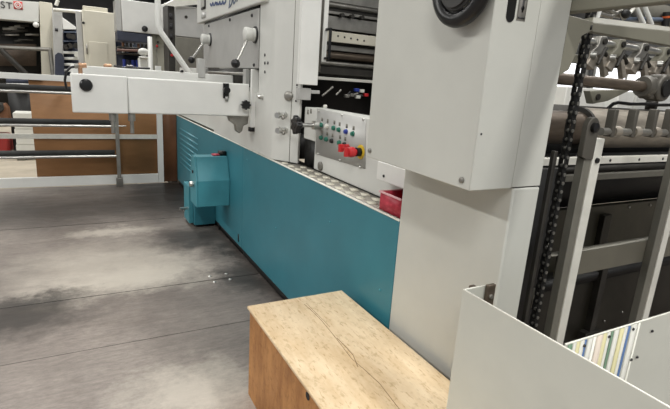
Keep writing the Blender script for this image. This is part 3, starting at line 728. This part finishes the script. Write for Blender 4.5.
# perforated rail and lower bars
t = thing('perforated_rail', 'pale flat rail with a row of drilled holes under the wide roller', 'rail', (2.2, 1.2, 1.15))
zA, zB2 = at(602,157,y=1.2).z, at(602,164,y=1.2).z
obj('rail', MB().box((1.36, 1.20, zB2), (3.6, 1.225, zA)), 'alu', t, .002)
h0 = obj('drilled_hole', MB().tube((1.97, 1.199, (zA+zB2)/2), (1.97, 1.197, (zA+zB2)/2), .006, n=10), 'ink', t)
for px in (639.5, 663):
    d = h0.copy(); C.objects.link(d); d.parent = t; d.matrix_parent_inverse = h0.matrix_parent_inverse.copy(); d.location = (at(px,157,y=1.2).x-1.97, 0, 0)
for x in (2.75, 3.05):
    d = h0.copy(); C.objects.link(d); d.parent = t; d.matrix_parent_inverse = h0.matrix_parent_inverse.copy(); d.location = (x-1.97, 0, 0)
t = thing('support_bar', 'round-edged grey bar below the rail with drilled holes', 'bar', (2.4, 1.32, 1.08))
zA, zB2 = at(600,174,y=1.32).z, at(600,180,y=1.32).z
obj('bar', MB().box((1.40, 1.32, zB2), (3.8, 1.35, zA)), 'alu_side', t, .003)
zA2, zB3 = at(600,166,y=1.36).z, at(600,172,y=1.36).z
obj('upper_strip', MB().box((1.40, 1.36, zB3), (3.8, 1.38, zA2)), 'dark', t)
# machine bed panels
t = thing('feeder_bed', 'dark oiled machine bed with olive side panels deep inside the open feeder', 'machine bed', (2.8, 1.7, 0))
zb_ = at(610,205,y=1.62).z
obj('upper_recess', MB().box((1.40, 1.66, zb_), (5.2, 1.70, 1.10)), 'darkest', t)
obj('side_panel', MB().box((1.40, 1.62, .02), (5.2, 1.66, zb_)), 'olive', t, .004)
obj('top_cover', MB().box((1.40, 1.40, 1.10), (5.2, 1.70, 1.105)), 'darkest', t)
obj('rear_plate', MB().box((1.40, 1.705, 1.0), (5.2, 1.72, 1.30)), 'darkest', t)
xr = at(601,225,y=1.60).x
obj('rib', MB().box((xr, 1.585, .02), (xr+.07, 1.62, zb_-.05)), 'olive2', t, .003)
obj('lower_cover', MB().box((1.40, 1.52, .02), (5.2, 1.585, at(620,275,y=1.52).z)), 'olive2', t, .004)
obj('gap', MB().box((1.40, 1.50, at(620,275,y=1.5).z), (5.2, 1.60, at(620,268,y=1.5).z)), 'darkest', t)
for (px, py) in ((629,207),(650,205),(622,312),(604,321),(634,298),(645,300)):
    yy = 1.62 if py < 230 else 1.52
    p = at(px, py, y=yy); obj('bolt', MB().lathe([(0,.008),(.006,.007)], (p.x, yy, p.z), (0,-1,0), 10), 'steel_dull', t)
xq = at(591,310,y=1.5).x
obj('strut', MB().box((xq, 1.48, .02), (xq+.05, 1.52, .62)).box((xq-.05, 1.47, .02), (xq+.1, 1.52, .08)), 'dark', t, .002)

# upper dark shaft with bearing
ysf = 1.5
zs = at(600,82.5,y=ysf).z; x1 = at(645,87,y=ysf).x
rs = (at(600,76.5,y=ysf).z-at(600,88,y=ysf).z)/2
t = thing('drive_shaft', 'thick brown steel shaft ending in a bearing block above the wide roller', 'shaft', (2.2, ysf, zs))
obj('shaft', MB().tube((1.40, ysf, zs), (x1+.02, ysf, zs), rs, n=24), 'bronze', t)
b_ = obj('bearing_block', MB().box((x1+.03, ysf-.02, zs-.06), (x1+.20, ysf+.05, zs+.05)).tube((x1+.12, ysf-.04, zs), (x1+.12, ysf+.05, zs), .070), 'lugsteel', t, .012)
sub('bearing_ring', MB().lathe([(0,.050),(.03,.058),(.06,.050)], (x1-.03, ysf, zs), (1,0,0)), 'lugsteel', b_)
sub('bolt', MB().tube((x1+.12, ysf-.052, zs), (x1+.12, ysf-.04, zs), .045), 'darkest', b_)
obj('hanger', MB().prism([at(590,91,y=1.62), at(628,89.5,y=1.62), at(640,86,y=1.62), at(608,101,y=1.62), at(593,104,y=1.62)], (0,.04,0)), 'arm', t, .003)
p = at(597.5,97,y=1.62); obj('hanger_bolt', MB().tube((p.x, 1.62, p.z), (p.x, 1.612, p.z), .016, n=14), 'dark', t)
# hoses
t = thing('air_hose', 'thin black hose sagging above the wide roller, below the brown shaft', 'hose', at(612,106,y=1.7))
obj('hose_line', MB().path([at(x_, y_, y=1.695) for x_, y_ in ((600,150),(604,112),(613,104),(618,102.5),(630,104),(645,104),(658,105),(680,105))], .010), 'black', t)
obj('hose_clip', MB().box(at(655,105,y=1.7)-V((.03,.0,.03)), at(655,105,y=1.7)+V((.03,.04,.03))), 'dark', t)

# gripper bar with grippers
yq = 1.75
t = thing('gripper_bar', 'bright rod carrying a row of grey grippers under the top cross bar', 'gripper bar', at(620,48,y=yq))
zq = at(620,46,y=yq).z
obj('rod', MB().tube((1.75, yq, zq), (4.6, yq, zq), .017), 'steel', t)
obj('rear_rod', MB().tube((1.75, yq+.10, zq+.03), (4.6, yq+.10, zq+.03), .012), 'bronze', t)
obj('support_arm', MB().box((4.5, yq-.02, 0), (4.56, yq+.02, zq-.01)), 'dark', t)
def dz(py): return at(620, py, y=yq).z
for i_, px in enumerate((598, 617, 641, 664)):
    x_ = at(px, 48, y=yq).x; q_ = []
    g = obj('gripper', MB().prism([(x_-.035, yq-.03, zq+.03), (x_+.022, yq-.03, zq+.034), (x_+.035, yq-.03, zq-.02), (x_-.01, yq-.03, zq-.06), (x_-.07, yq-.03, zq-.085), (x_-.09, yq-.03, zq-.055), (x_-.045, yq-.03, zq-.02)], (0,.05,0)), 'arm' if i_ % 2 else 'steel_dull', t, .004)
    sub('finger', MB().prism([(x_-.01, yq-.04, zq-.065), (x_+.025, yq-.04, zq-.075), (x_+.085, yq-.04, zq-.165), (x_+.05, yq-.04, zq-.18)], (0,.03,0)), 'roller', g, .003)
    sub('jaw', MB().prism([(x_-.10, yq-.05, zq-.055), (x_-.05, yq-.05, zq-.085), (x_-.075, yq-.05, zq-.15), (x_-.135, yq-.05, zq-.125)], (0,.06,0)), 'roller', g, .004)
    sub('spring', MB().tube((x_-.02, yq-.06, zq-.03), (x_-.08, yq-.07, zq-.12), .009), 'dark', g)
    sub('screw', MB().tube((x_, yq-.04, zq+.005), (x_, yq-.03, zq+.005), .016), 'dark', g)
    sub('lever', MB().tube((x_+.02, yq-.02, zq-.04), (x_+.14, yq, zq-.10), .012).tube((x_+.14, yq, zq-.10), (x_+.20, yq, zq-.075), .018), 'dark', g)
    sub('rod_clip', MB().tube((x_-.11, yq-.04, zq-.075), (x_-.095, yq-.065, zq-.075), .018), 'steel', g)
t = thing('linkage_bar', 'grey linkage rail with dark cranks, between gripper bar and brown shaft', 'linkage', at(640,68,y=1.95))
zl = at(640,66,y=1.95).z
obj('rail', MB().box((1.9, 1.95, zl-.03), (5, 1.98, zl+.02)), 'arm', t, .003)
for px in (628, 641, 652, 664):
    x_ = at(px, 66, y=1.9).x
    k = obj('crank', MB().prism([(x_-.05, 1.90, zl+.06), (x_+.06, 1.90, zl+.03), (x_+.05, 1.90, zl-.04), (x_-.07, 1.90, zl-.02)], (0,.045,0)), 'dark' if px != 641 else 'steel_dull', t, .006)
    sub('pin', MB().tube((x_, 1.88, zl), (x_, 1.90, zl), .02), 'steel_dull', k)

# top bracket and cross bar, overhead arm
yb_ = .995
t = thing('cross_bar', 'grey green cross bar with an angled end bracket near the top right', 'machine frame', at(620,25,y=yb_))
obj('bar', MB().prism([at(592,22.8,y=yb_), at(592,31.8,y=yb_), at(690,49,y=yb_), at(690,33.5,y=yb_)], (0,.03,0)).prism([at(593.5,17.0,y=yb_+.03), at(592,22.8,y=yb_), at(690,33.5,y=yb_), at(690,29.5,y=yb_+.03)], (0,.03,-.003)), 'arm', t, .002)
br = obj('end_bracket', MB().prism([at(569,14.7,y=yb_-.02), at(594,21.5,y=yb_-.02), at(592,31,y=yb_-.02), at(582,36,y=yb_-.02), at(577,52,y=yb_-.02), at(569,70,y=yb_-.02), at(559,76,y=yb_-.02), at(561.5,55,y=yb_-.02)], (0,.015,0)), 'arm', t, .003)
sub('dark_edge', MB().prism([at(568.4,14.7,y=yb_-.021), at(569.6,14.7,y=yb_-.021), at(562.5,55,y=yb_-.021), at(560.8,55,y=yb_-.021)], (0,.012,0)), 'darkest', br)
p = at(592.5,24.5,y=yb_-.02); sub('slot', MB().prism([at(593,25,y=yb_-.022), at(592,29.5,y=yb_-.022), at(590.5,29.8,y=yb_-.022), at(591.3,25.5,y=yb_-.022)], (0,.003,0)), 'darkest', br)
t = thing('overhead_arm', 'thick grey overhead arm running from the cabinet top toward the camera', 'machine arm', (1.3, .8, 1.63))
zo = at(598,11,x=1.25).z
obj('beam', MB().box((1.2285, .2, zo), (1.262, 1.0, 1.95)), 'arm', t, .004)
ym = yk+.01
obj('mount', MB().prism([V((1.2275,ym,at(545,18,y=ym).z)), at(566,12,y=ym), at(569.5,14,y=ym), at(561.5,55,y=ym), at(557,80,y=ym), at(553.5,105,y=ym), V((1.2285,ym,at(543,165,y=ym).z)), V((1.2275,ym,1.2))], (0,.05,0)), 'column', t, .004)
# truss rods
for (a, b, lab) in (((635,5),(643.5,24),'left one of two bright slanting rods above the cross bar'), ((643,3),(651.5,24.5),'right one of two bright slanting rods above the cross bar')):
    p0, p1 = at(*a, y=2.93), at(*b, y=2.93)
    tag(obj('slanting_rod', MB().tube(p0+ (p0-p1)*.6, p1, .022), 'white'), lab, 'rod', 'slanting rods above the cross bar')
t = thing('link_rods', 'tangle of pale link rods behind the overhead arm and top bar', 'linkage', at(610,15,y=2.93))
for (a, b, m_) in (((596,22),(600,10),'white'), ((600,14),(612,17),'steel_dull'), ((610,17),(622,10),'steel_dull'), ((619,7),(624,19),'alu'), ((604,8),(616,14),'steel_dull'), ((625,18),(634,8),'alu')):
    obj('link_rod', MB().tube(at(*a, y=2.93), at(*b, y=2.93), .018), m_, t)
obj('mounting_tab', MB().box((3.6, 2.92, at(610,13,y=2.93).z), (3.66, 2.9995, at(610,11,y=2.93).z)), 'dark', t)
obj('knuckle', MB().ball(at(626,14,y=2.9), .05, (1.3,.6,.8)), 'darkest', t)
t = thing('stack_light', 'small dark beacon with an orange ring at the top right edge', 'signal lamp', at(666,20,y=2.955))
p = at(666,22,y=2.955); q = at(667,12,y=2.955)
obj('stem', MB().tube(p+V((0,0,-.06)), q, .035), 'darkest', t); 
obj('lens', MB().tube(at(666.5,18.2,y=2.955), at(666.8,16.2,y=2.955), .045), mat('orange lens', (200,92,40), .4), t)
# rear side frame of the feeder (far, pale) behind the mechanisms
t = thing('feeder_side_frame', 'grey machine side frame behind the gripper linkage at the right', 'machine frame', (3.6, 2.9, 0))
obj('frame_plate', MB().box((2.6, 2.95, at(620,112,y=2.95).z-.3), (6.5, 3.0, at(620,108,y=2.95).z)), 'dark', t)
obj('top_beam', MB().box((2.7, 3.0, at(620,16,y=3.0).z), (7.5, 3.1, at(620,-6,y=3.0).z)), 'alu_side', t)
obj('blue_pipe', MB().tube(at(622,19,y=2.98), at(690,20,y=2.98), .02), 'bluegrey', t)

# ------------------------------------------------------------------ fence across the end of the platform
yf = 6.42
zt = at(40,75.5,y=yf)
t = thing('guard_fence', 'white framed guard fence with kick board across the far end of the platform', 'fence', (0, yf, 0))
xr0, xr1 = at(157.5,150,y=yf).x, at(163,150,y=yf).x
zA, zB2 = at(35,74,y=yf).z, at(35,80,y=yf).z
obj('top_rail', MB().box((-2.2, yf-.02, zB2), (xr1-.0, yf+.02, zA)), 'white', t, .003)
zA, zB2 = at(60,134,y=yf).z, at(60,138.7,y=yf).z
obj('mid_rail', MB().box((-2.2, yf-.018, zB2), (xr0-.002, yf+.02, zA)), 'alu', t, .003)
obj('kick_board', MB().box((-2.2, yf-.025, 0), (xr0-.002, yf+.02, at(60,176.5,y=yf).z)), 'white', t, .003)
obj('end_post', MB().box((xr0, yf-.03, 0), (xr1, yf+.02, zB2+.9)), 'white', t, .003)
xp = at(33,130,y=yf+.03).x
for (x0, x1, m_, lab) in ((xp, xr0+.01, 'brown', 'wide brown hardboard sheet fixed behind the white fence frame'), (xr1+.002, XT+.02, 'rust', 'narrow dark brown hardboard strip between fence post and teal cover')):
    o = tag(obj('infill_board', MB().box((x0, yf+.022, .0), (x1, yf+.034, at(40,80,y=yf).z)), m_), lab, 'board', 'hardboard sheets behind the fence')
yh = 6.28
t = thing('handrail', 'steel tube handrail with three rails standing in front of the white fence', 'handrail', (.4, yh, 0))
xp1 = at(116.5,150,y=yh).x
for (py, d) in ((91.6, 0), (125.3, 0), (157.2, 0)):
    z_ = at(30, py, y=yh).z
    r_ = obj('rail', MB().tube((-2.2, yh, z_), (xp1, yh, z_), .017), 'steel', t)
    sub('dark_strip', MB().box((-2.2, yh-.006, z_+.018), (xp1-.02, yh+.012, z_+.075)), 'rubber', r_)  # dark strip set just above each rail tube
obj('post', MB().box((xp1-.004, yh-.018, .02), (xp1+.038, yh+.018, 1.02)), 'steel_dull', t, .003)
obj('post_foot', MB().box((xp1-.02, yh-.03, 0), (xp1+.055, yh+.03, .1)), 'steel_dull', t, .003)
p = at(120,126,y=yh); obj('locking_pin', MB().tube((xp1+.038, yh, p.z), (xp1+.12, yh, p.z), .008), 'steel', t)

# ------------------------------------------------------------------ hall behind the fence
FZ = -.18
def P(px, py, y): return at(px, py, y=y)
# second press, far left
yy = 11
t = thing('rear_press', 'light grey second press with a partly shown red logo, far left behind the fence', 'printing press', (-1, yy, FZ))
a = P(0, 19, yy); b = P(39, 22.5, yy)
obj('header', MB().prism([P(-45,-4,yy), P(39,2,yy), P(39,22.5,yy), P(-45,15,yy)], (0,.5,0)), 'paint', t, .01)
obj('pillar', MB().prism([P(39,1.2,yy-.02), P(52,3,yy-.02), P(56,100,yy-.02), P(42.5,100,yy-.02)], (0,.6,0)), 'cream', t, .01)
obj('opening', MB().prism([P(-45,15,yy+.4), P(45,15,yy+.4), P(45,110,yy+.4), P(-45,110,yy+.4)], (0,.1,0)), 'darkest', t)
for k in range(14):
    px, py = random.uniform(-2,36), random.uniform(25,42); p = P(px, py, yy+.3)
    obj('roller', MB().tube(p, p+V((random.uniform(.1,.3),0,.02)), random.uniform(.012,.03), n=10), random.choice(['dark','dark','steel_dull']), t)
obj('lower_panel', MB().prism([P(-45,44,yy+.25), P(36,44,yy+.25), P(36,66,yy+.25), P(-45,66,yy+.25)], (0,.1,0)), mat('brown press interior', (74,62,52), .6, var=.2), t)
obj('round_knob', MB().ball(P(36,24.7,yy-.05), .05), 'white', t)
obj('step_rail', MB().path([P(-20,46.5,yy-.3), P(50,49.5,yy-.3), P(53,75,yy-.3)], .035), 'steel_dull', t)
obj('stay', MB().tube(P(0,49,yy-.3), P(26,74,yy-.3), .05), 'dark', t)
text('maker_lettering', 'ST', .165, P(.3,7.6,yy-.012), (1,0,-.045), (.045,0,1), 'ink', t, .004, 0, 1.1)
lo = P(14,8.8,yy-.012); 
lg = obj('maker_logo', MB().box((lo.x, yy-.014, lo.z), (lo.x+.135, yy-.002, lo.z+.135)), 'logo', t)
c_ = V((lo.x+.0675, yy-.014, lo.z+.0675))
sub('ring', MB().torus(c_, (0,-1,0), .05, .009, 28, 8).torus(c_, (0,-1,0), .024, .007, 20, 8), 'white', lg)
# grey frame pieces right of it
t = thing('side_unit', 'grey machine side unit with a sloping white hood, beside the far left press', 'machine', P(62,70,10.6))
t.location.z = FZ
obj('panel', MB().prism([P(52,8,10.6), P(62,9,10.6), P(65,100,10.6), P(55,100,10.6)], (0,.34,0)), 'plate', t, .01)
obj('hood', MB().prism([P(62,17,10.6), P(76,27,10.6), P(76,29.5,10.6), P(63,29.5,10.6)], (0,.34,0)), 'white', t, .01)
obj('shelf_front', MB().prism([P(64,30,10.75), P(80,30,10.75), P(80,100,10.75), P(64,100,10.75)], (0,.1,0)), 'navy', t)
for k, py in enumerate((31.5, 40.5, 51, 57, 63, 69)):
    obj('shelf', MB().prism([P(63,py,10.6), P(79,py+.3,10.6), P(79,py+(3 if k>1 else 1.2),10.6), P(63,py+(2.7 if k>1 else 1.2),10.6)], (0,.3,0)), 'white' if k > 1 else 'bluegrey', t)
for px, py in ((69,36),(73,37),(70,46),(76,46),(66,47),(77,55)):
    p = P(px, py, 10.62); obj('roll', MB().tube(p, p+V((0,-.1,0)), .05, n=12), 'paper' if px == 77 else 'dark', t)
obj('arched_door', MB().prism([P(55,55,10.55), P(58,52.5,10.55), P(62,53.5,10.55), P(64,58,10.55), P(64.5,80,10.55), P(55,80,10.55)], (0,.06,0)), 'navy', t)
obj('latch', MB().box(P(55,30,10.58)-V((0,.02,.02)), P(58,29.5,10.58)+V((0,0,.02))), 'ink', t)
tag(obj('pipe_rail', MB().tube(P(53,9.5,10.2), P(84,12.2,10.2), .03).tube(P(58,0,10.2), P(56,5.5,10.2), .03), 'alu'), 'pale horizontal pipe between far left press and cream cabinet', 'pipe')
# cream switch cabinet
yy = 9.0
t = thing('switch_cabinet', 'tall cream switch cabinet standing behind the left end of the feed arm', 'cabinet', P(100,70,yy))
t.location.z = FZ
x0, x1 = P(83.5,40,yy).x, P(115.5,40,yy).x; zt = P(100,11.5,yy).z
obj('carcass', MB().box((x0, yy, FZ), (x1, yy+.5, zt)), 'cream', t, .012)
obj('top_box', MB().box((x0+.02, yy+.08, zt), (x1-.09, yy+.4, zt+.07)), 'cream', t, .008)
xd0, xd1 = P(89.5,60,yy).x, P(108,60,yy).x
obj('door', MB().box((xd0, yy-.012, FZ+.1), (xd1, yy-.001, P(98,42,yy).z)), 'cream', t, .005)
obj('side_face', MB().box((x0-.085, yy+.1, FZ), (x0-.002, yy+.5, zt-.02)), 'plate', t, .008)
obj('hinge', MB().box((x0+.03, yy-.02, P(86,54,yy).z), (x0+.05, yy, P(86,44,yy).z)), 'steel_dull', t)
obj('cam_lock', MB().tube((x0+.015, yy-.012, P(85,23,yy).z), (x0+.015, yy, P(85,23,yy).z), .02, n=12), 'black', t)
# white hanging box
yy = 7.6
t = thing('hanging_box', 'white rectangular box cabinet with one black knob, carried high behind the pipe', 'cabinet', P(150,30,yy))
x0, x1 = P(122,15,yy).x, P(168,15,yy).x; z0, z1 = P(145,33.2,yy).z, P(145,2,yy).z
obj('body', MB().box((x0, yy, z0), (x1, yy+.45, z1)), 'white', t, .01)
obj('side', MB().box((x0-.075, yy+.05, z0), (x0-.002, yy+.45, z1)), 'plate', t, .008)
p = P(144.5,29,yy); obj('knob', MB().lathe([(0,.02),(.02,.04),(.045,.04),(.05,.03)], (p.x, yy, p.z), (0,-1,0), 18), 'black', t)
obj('support', MB().box((x1-.23, yy+.05, FZ), (x1-.16, yy+.4, z0-.002)).box((x1-.155, yy+.05, FZ), (x1+.12, yy+.4, z0-.002)), 'arm', t)
obj('under_tray', MB().box((x0-.07, yy+.02, z0-.13), (x1-.24, yy+.44, z0-.003)), 'navy', t, .01)
for px, py in ((158,42),(157,46)): p = P(px, py, yy+.02); obj('red_valve', MB().lathe([(0,.012),(.03,.016),(.035,.010)], (p.x, yy+.05, p.z), (0,-1,0), 14), 'red' if py == 46 else 'dark', t)
# ink rack under the box
yy = 8.6
t = thing('shelf_rack', 'open storage rack of dark shelves behind the feed arm, below the white box', 'shelf rack', P(133,60,yy))
t.location.z = FZ
x0, x1 = P(118.5,50,yy).x, P(156,50,yy).x
obj('back_board', MB().box((x0, yy+.45, FZ), (x1, yy+.47, P(135,36,yy).z)), 'navy', t)
zs = [P(135, py, yy).z for py in (39.5, 47.5, 53.5, 68.5)]
for z_ in zs: obj('shelf', MB().box((x0, yy, z_-.025), (x1, yy+.44, z_)), 'bluegrey' if z_ == zs[0] else 'dark', t)
obj('rail', MB().tube(P(117,50,yy-.02), P(150,51,yy-.02), .02), mat('brown rail', (120,92,84), .5), t)
k = 0
for (si, n_, mats) in ((1, 8, ['dark','rust','bluegrey','dark']), (2, 8, ['darkest','bluegrey','paper','dark']), (3, 7, ['blue','blue','navy','blue'])):
    for j in range(n_):
        w_ = (x1-x0-.1)/n_; xx = x0+.05+j*w_; m_ = mats[(j*3+si) % 4]; h_ = (.07 if si < 3 else .13)
        lab = {'dark':'dark','rust':'brown','bluegrey':'blue grey','darkest':'black','paper':'white','blue':'blue','navy':'navy'}[m_]
        o = obj('ink_can', MB().lathe([(0,w_*.36),(h_*.9,w_*.36),(h_*.92,w_*.38),(h_,w_*.38)], (xx+w_/2, yy+.1, zs[si]+.001), (0,0,1), 14), m_)
        tag(o, '%s can, number %s from the left on the %s rack shelf behind the arm' % (lab, ['one','two','three','four','five','six','seven','eight'][j], ['','upper','middle','lower'][si]), 'can', 'cans on the rack behind the feed arm')
# white apparatus by the rack
t = thing('white_pump', 'small white pump unit with pipes, in front of the storage rack', 'pump', P(144,60,8.0))
t.location.z = FZ
obj('body', MB().box((P(139,60,8.3).x, 8.3, FZ), (P(148,60,8.3).x, 8.48, P(143,58,8.3).z)), 'white', t, .02)
obj('head', MB().ball(P(143.5,52,8.39), .075, (1.1,.9,.8)), 'white', t)
obj('neck', MB().tube(P(143.5,54,8.39), P(143.5,60,8.39), .03), 'steel_dull', t)
obj('pipe', MB().tube(P(139,57.5,8.29), P(152,58,8.29), .018), 'white', t)
tag(obj('support_pole', MB().box((P(148.5,50,7.3).x, 7.3, FZ), (P(152.5,50,7.3).x, 7.38, P(150,36.5,7.3).z)), 'white'), 'white square pole between the storage rack and the diagonal pipe', 'pole')
# grey cabinets behind the levers
yy = 6.9
t = thing('grey_cabinet', 'two-tone grey cabinet with a hinge strip, left of the lettered header', 'cabinet', P(187,40,yy))
t.location.z = FZ
x0, x1 = P(175,30,yy).x, P(203,30,yy).x; zt = P(185,6,yy).z; zm_ = P(187,37,yy).z
obj('upper_door', MB().box((x0, yy, zm_), (x1+.4, yy+.4, zt)), 'plate', t, .008)
obj('lower_door', MB().box((x0, yy+.004, FZ), (x1+.4, yy+.4, zm_-.004)), M['alu_side'], t, .008)
hs = obj('hinge_strip', MB().box((x0-.085, yy+.01, FZ), (x0-.004, yy+.4, zt)), 'dark', t, .004)
for py in (15, 25, 35, 45): p = P(171.5, py, yy); sub('hinge', MB().box((x0-.065, yy-.004, p.z-.05), (x0-.03, yy+.01, p.z+.02)), 'ink', hs)
obj('top_flap', MB().prism([P(163,5,yy-.1), P(180,-3,yy-.1), P(205,-3,yy-.1), P(205,4,yy-.1), P(175,6.5,yy-.1)], (0,.03,.01)), 'alu', t)
p = P(171.5,55,yy-.02); obj('red_latch', MB().lathe([(0,.018),(.02,.018),(.025,.012)], (x0-.045, yy+.01, p.z), (0,-1,0), 14), 'red', t)
for py in (17, ): p = P(186, py, yy); obj('lock', MB().tube((p.x, yy-.01, p.z), (p.x, yy, p.z), .02, n=12), 'dark', t)
# bent white pipe
yp_ = 5.6
tag(obj('bent_pipe', MB().path([P(157.5,-12,yp_), P(158,20,yp_), P(158.6,27,yp_), P(161,32.5,yp_), P(165,38,yp_), P(189.5,73.5,yp_)], .031, 14), 'white'), 'bent white tube running down diagonally behind the feed arm', 'pipe')
# left: floor goods
yy = 9.5
t = thing('pallet_truck', 'red machine on the hall floor, cut by the left picture edge', 'truck', P(0,150,yy))
t.location.z = FZ
obj('body', MB().box((-2.3, yy, FZ+.06), (P(9.5,140,yy).x, yy+.5, P(5,135.5,yy).z)), mat('dull red paint', (140,34,30), .45), t, .05)
obj('upper', MB().prism([P(-20,116,yy+.2), P(4,103,yy+.2), P(8,108,yy+.2), P(10,120,yy+.2), P(9,127,yy+.2), P(-20,127,yy+.2)], (0,.3,0)), 'rust', t, .03)
obj('cover', MB().prism([P(-20,100,yy+.15), P(3,104,yy+.15), P(4,110,yy+.15), P(-20,128,yy+.15)], (0,.3,0)), 'dark', t, .02)
for k_ in (-2.0, -1.5): obj('wheel', MB().tube((k_, yy-.02, FZ+.08), (k_, yy+.06, FZ+.08), .08), 'black', t)
yy = 9.3
x0, x1 = P(13,120,yy).x, P(32,120,yy).x
t = thing('pallet', 'low grey pallet on the hall floor behind the brown board', 'pallet', ((x0+x1)/2, yy+.3, FZ))
for k_ in range(3): obj('board', MB().box((x0-.02, yy+k_*.22, FZ+.10), (x1+.6, yy+.16+k_*.22, FZ+.13)), 'alu_side', t)
for k_ in range(3): obj('block', MB().box((x0+k_*.42, yy+.01, FZ), (x0+.12+k_*.42, yy+.58, FZ+.099)), 'alu_side', t)
zz = FZ+.131; ztop = P(20,113,yy).z; nst = 5; h_ = (ztop-zz)/nst
for k_ in range(nst):
    o = obj('paper_bundle', MB().box((x0+.01*(k_ % 2), yy+.03, zz+k_*h_+.001), (x1+.3, yy+.5, zz+(k_+1)*h_-.006)), 'paper', None, .004)
    tag(o, ['lowest','second lowest','middle','second highest','topmost'][k_] + ' white paper bundle of the stack on the grey pallet', 'paper bundle', 'paper bundles on the pallet')
yy = 10.2
t = thing('blue_tray', 'dark blue tray with a white lip, seen under the top fence rail', 'tray', P(18,85,yy))
t.location.z = FZ
obj('tray', MB().prism([P(6,79,yy), P(31,79,yy), P(31,83,yy), P(6,83,yy)], (0,.4,0)), 'navy', t)
obj('lip', MB().prism([P(6,83.2,yy-.01), P(31,83.8,yy-.01), P(31,86,yy-.01), P(6,85.5,yy-.01)], (0,.02,0)), 'white', t)
obj('stand', MB().box((P(6,86,yy).x, yy+.1, FZ), (P(34,86,yy).x, yy+.35, P(18,86,yy).z)), 'darkest', t)
# pale machine covers seen through the feeder
for i_, (px0, px1, y_, h0_, lab) in enumerate(((565,606,7.2,88,'pale far machine cover seen left, beneath the brown shaft'), (618,634,7.4,92,'pale far machine cover seen in the middle beneath the bearing'), (636,685,7.6,94,'pale grey far cabinet at the right picture edge, above the wide roller'))):
    xa_, xb_ = P(px0,100,y_).x, P(px1,100,y_).x
    tag(obj('far_cabinet', MB().box((xa_, y_, 0), (xb_, y_+.8, P((px0+px1)/2, h0_, y_).z)), 'white' if i_ < 2 else 'paint', None, .02), lab, 'cabinet', 'far cabinets beyond the feeder')

# floor bolts
for i_, (px, py, lab) in enumerate(((210,276.5,'leftmost'),(214.5,282,'lowest'),(226,274,'highest'),(230,279.5,'rightmost'))):
    p = at(px, py, z=0)
    tag(obj('floor_bolt', MB().lathe([(0,.012),(.004,.011),(.006,.006)], (p.x, p.y, 0), (0,0,1), 12), 'steel'), lab + ' of four small bright bolt heads in the dark floor', 'bolt', 'bolt heads in the floor')

# ------------------------------------------------------------------ light
def area(name, loc, sx, sy, power, target=None, col=(1,.98,.94)):
    l = bpy.data.lights.new(name, 'AREA'); l.shape = 'RECTANGLE'; l.size = sx; l.size_y = sy; l.energy = power; l.color = col
    o = bpy.data.objects.new(name, l); C.objects.link(o); o.location = loc
    d = (V(target)-V(loc)) if target else V((0,0,-1)); o.rotation_euler = d.to_track_quat('-Z','Y').to_euler()
    return o
area('ceiling_and_fill_light', (-6.5, 5.0, 5.6), .4, 9, 900)
for k, (x, y, p_) in enumerate(((-2.2, -3.5, 420), (2.2, -3.5, 380), (.2, 3.0, 130), (.6, 9.0, 260), (5.5, 1.0, 240), (5.5, 10.5, 300), (-4, 13, 300), (10, 6, 260), (0, 21, 500))):  # unseen; pair behind the camera and farthest one added to brighten dark faces
    area('ceiling_and_fill_light', (x, y, 5.6), .5, 4.5, p_)
w = bpy.data.worlds.new('hall'); S.world = w; w.use_nodes = True
w.node_tree.nodes['Background'].inputs['Color'].default_value = (.95, .97, 1, 1); w.node_tree.nodes['Background'].inputs['Strength'].default_value = .45
S.view_settings.view_transform = 'Standard'; S.view_settings.look = 'None'; S.view_settings.gamma = 1; S.view_settings.exposure = -0.33
S.view_settings.use_curve_mapping = False
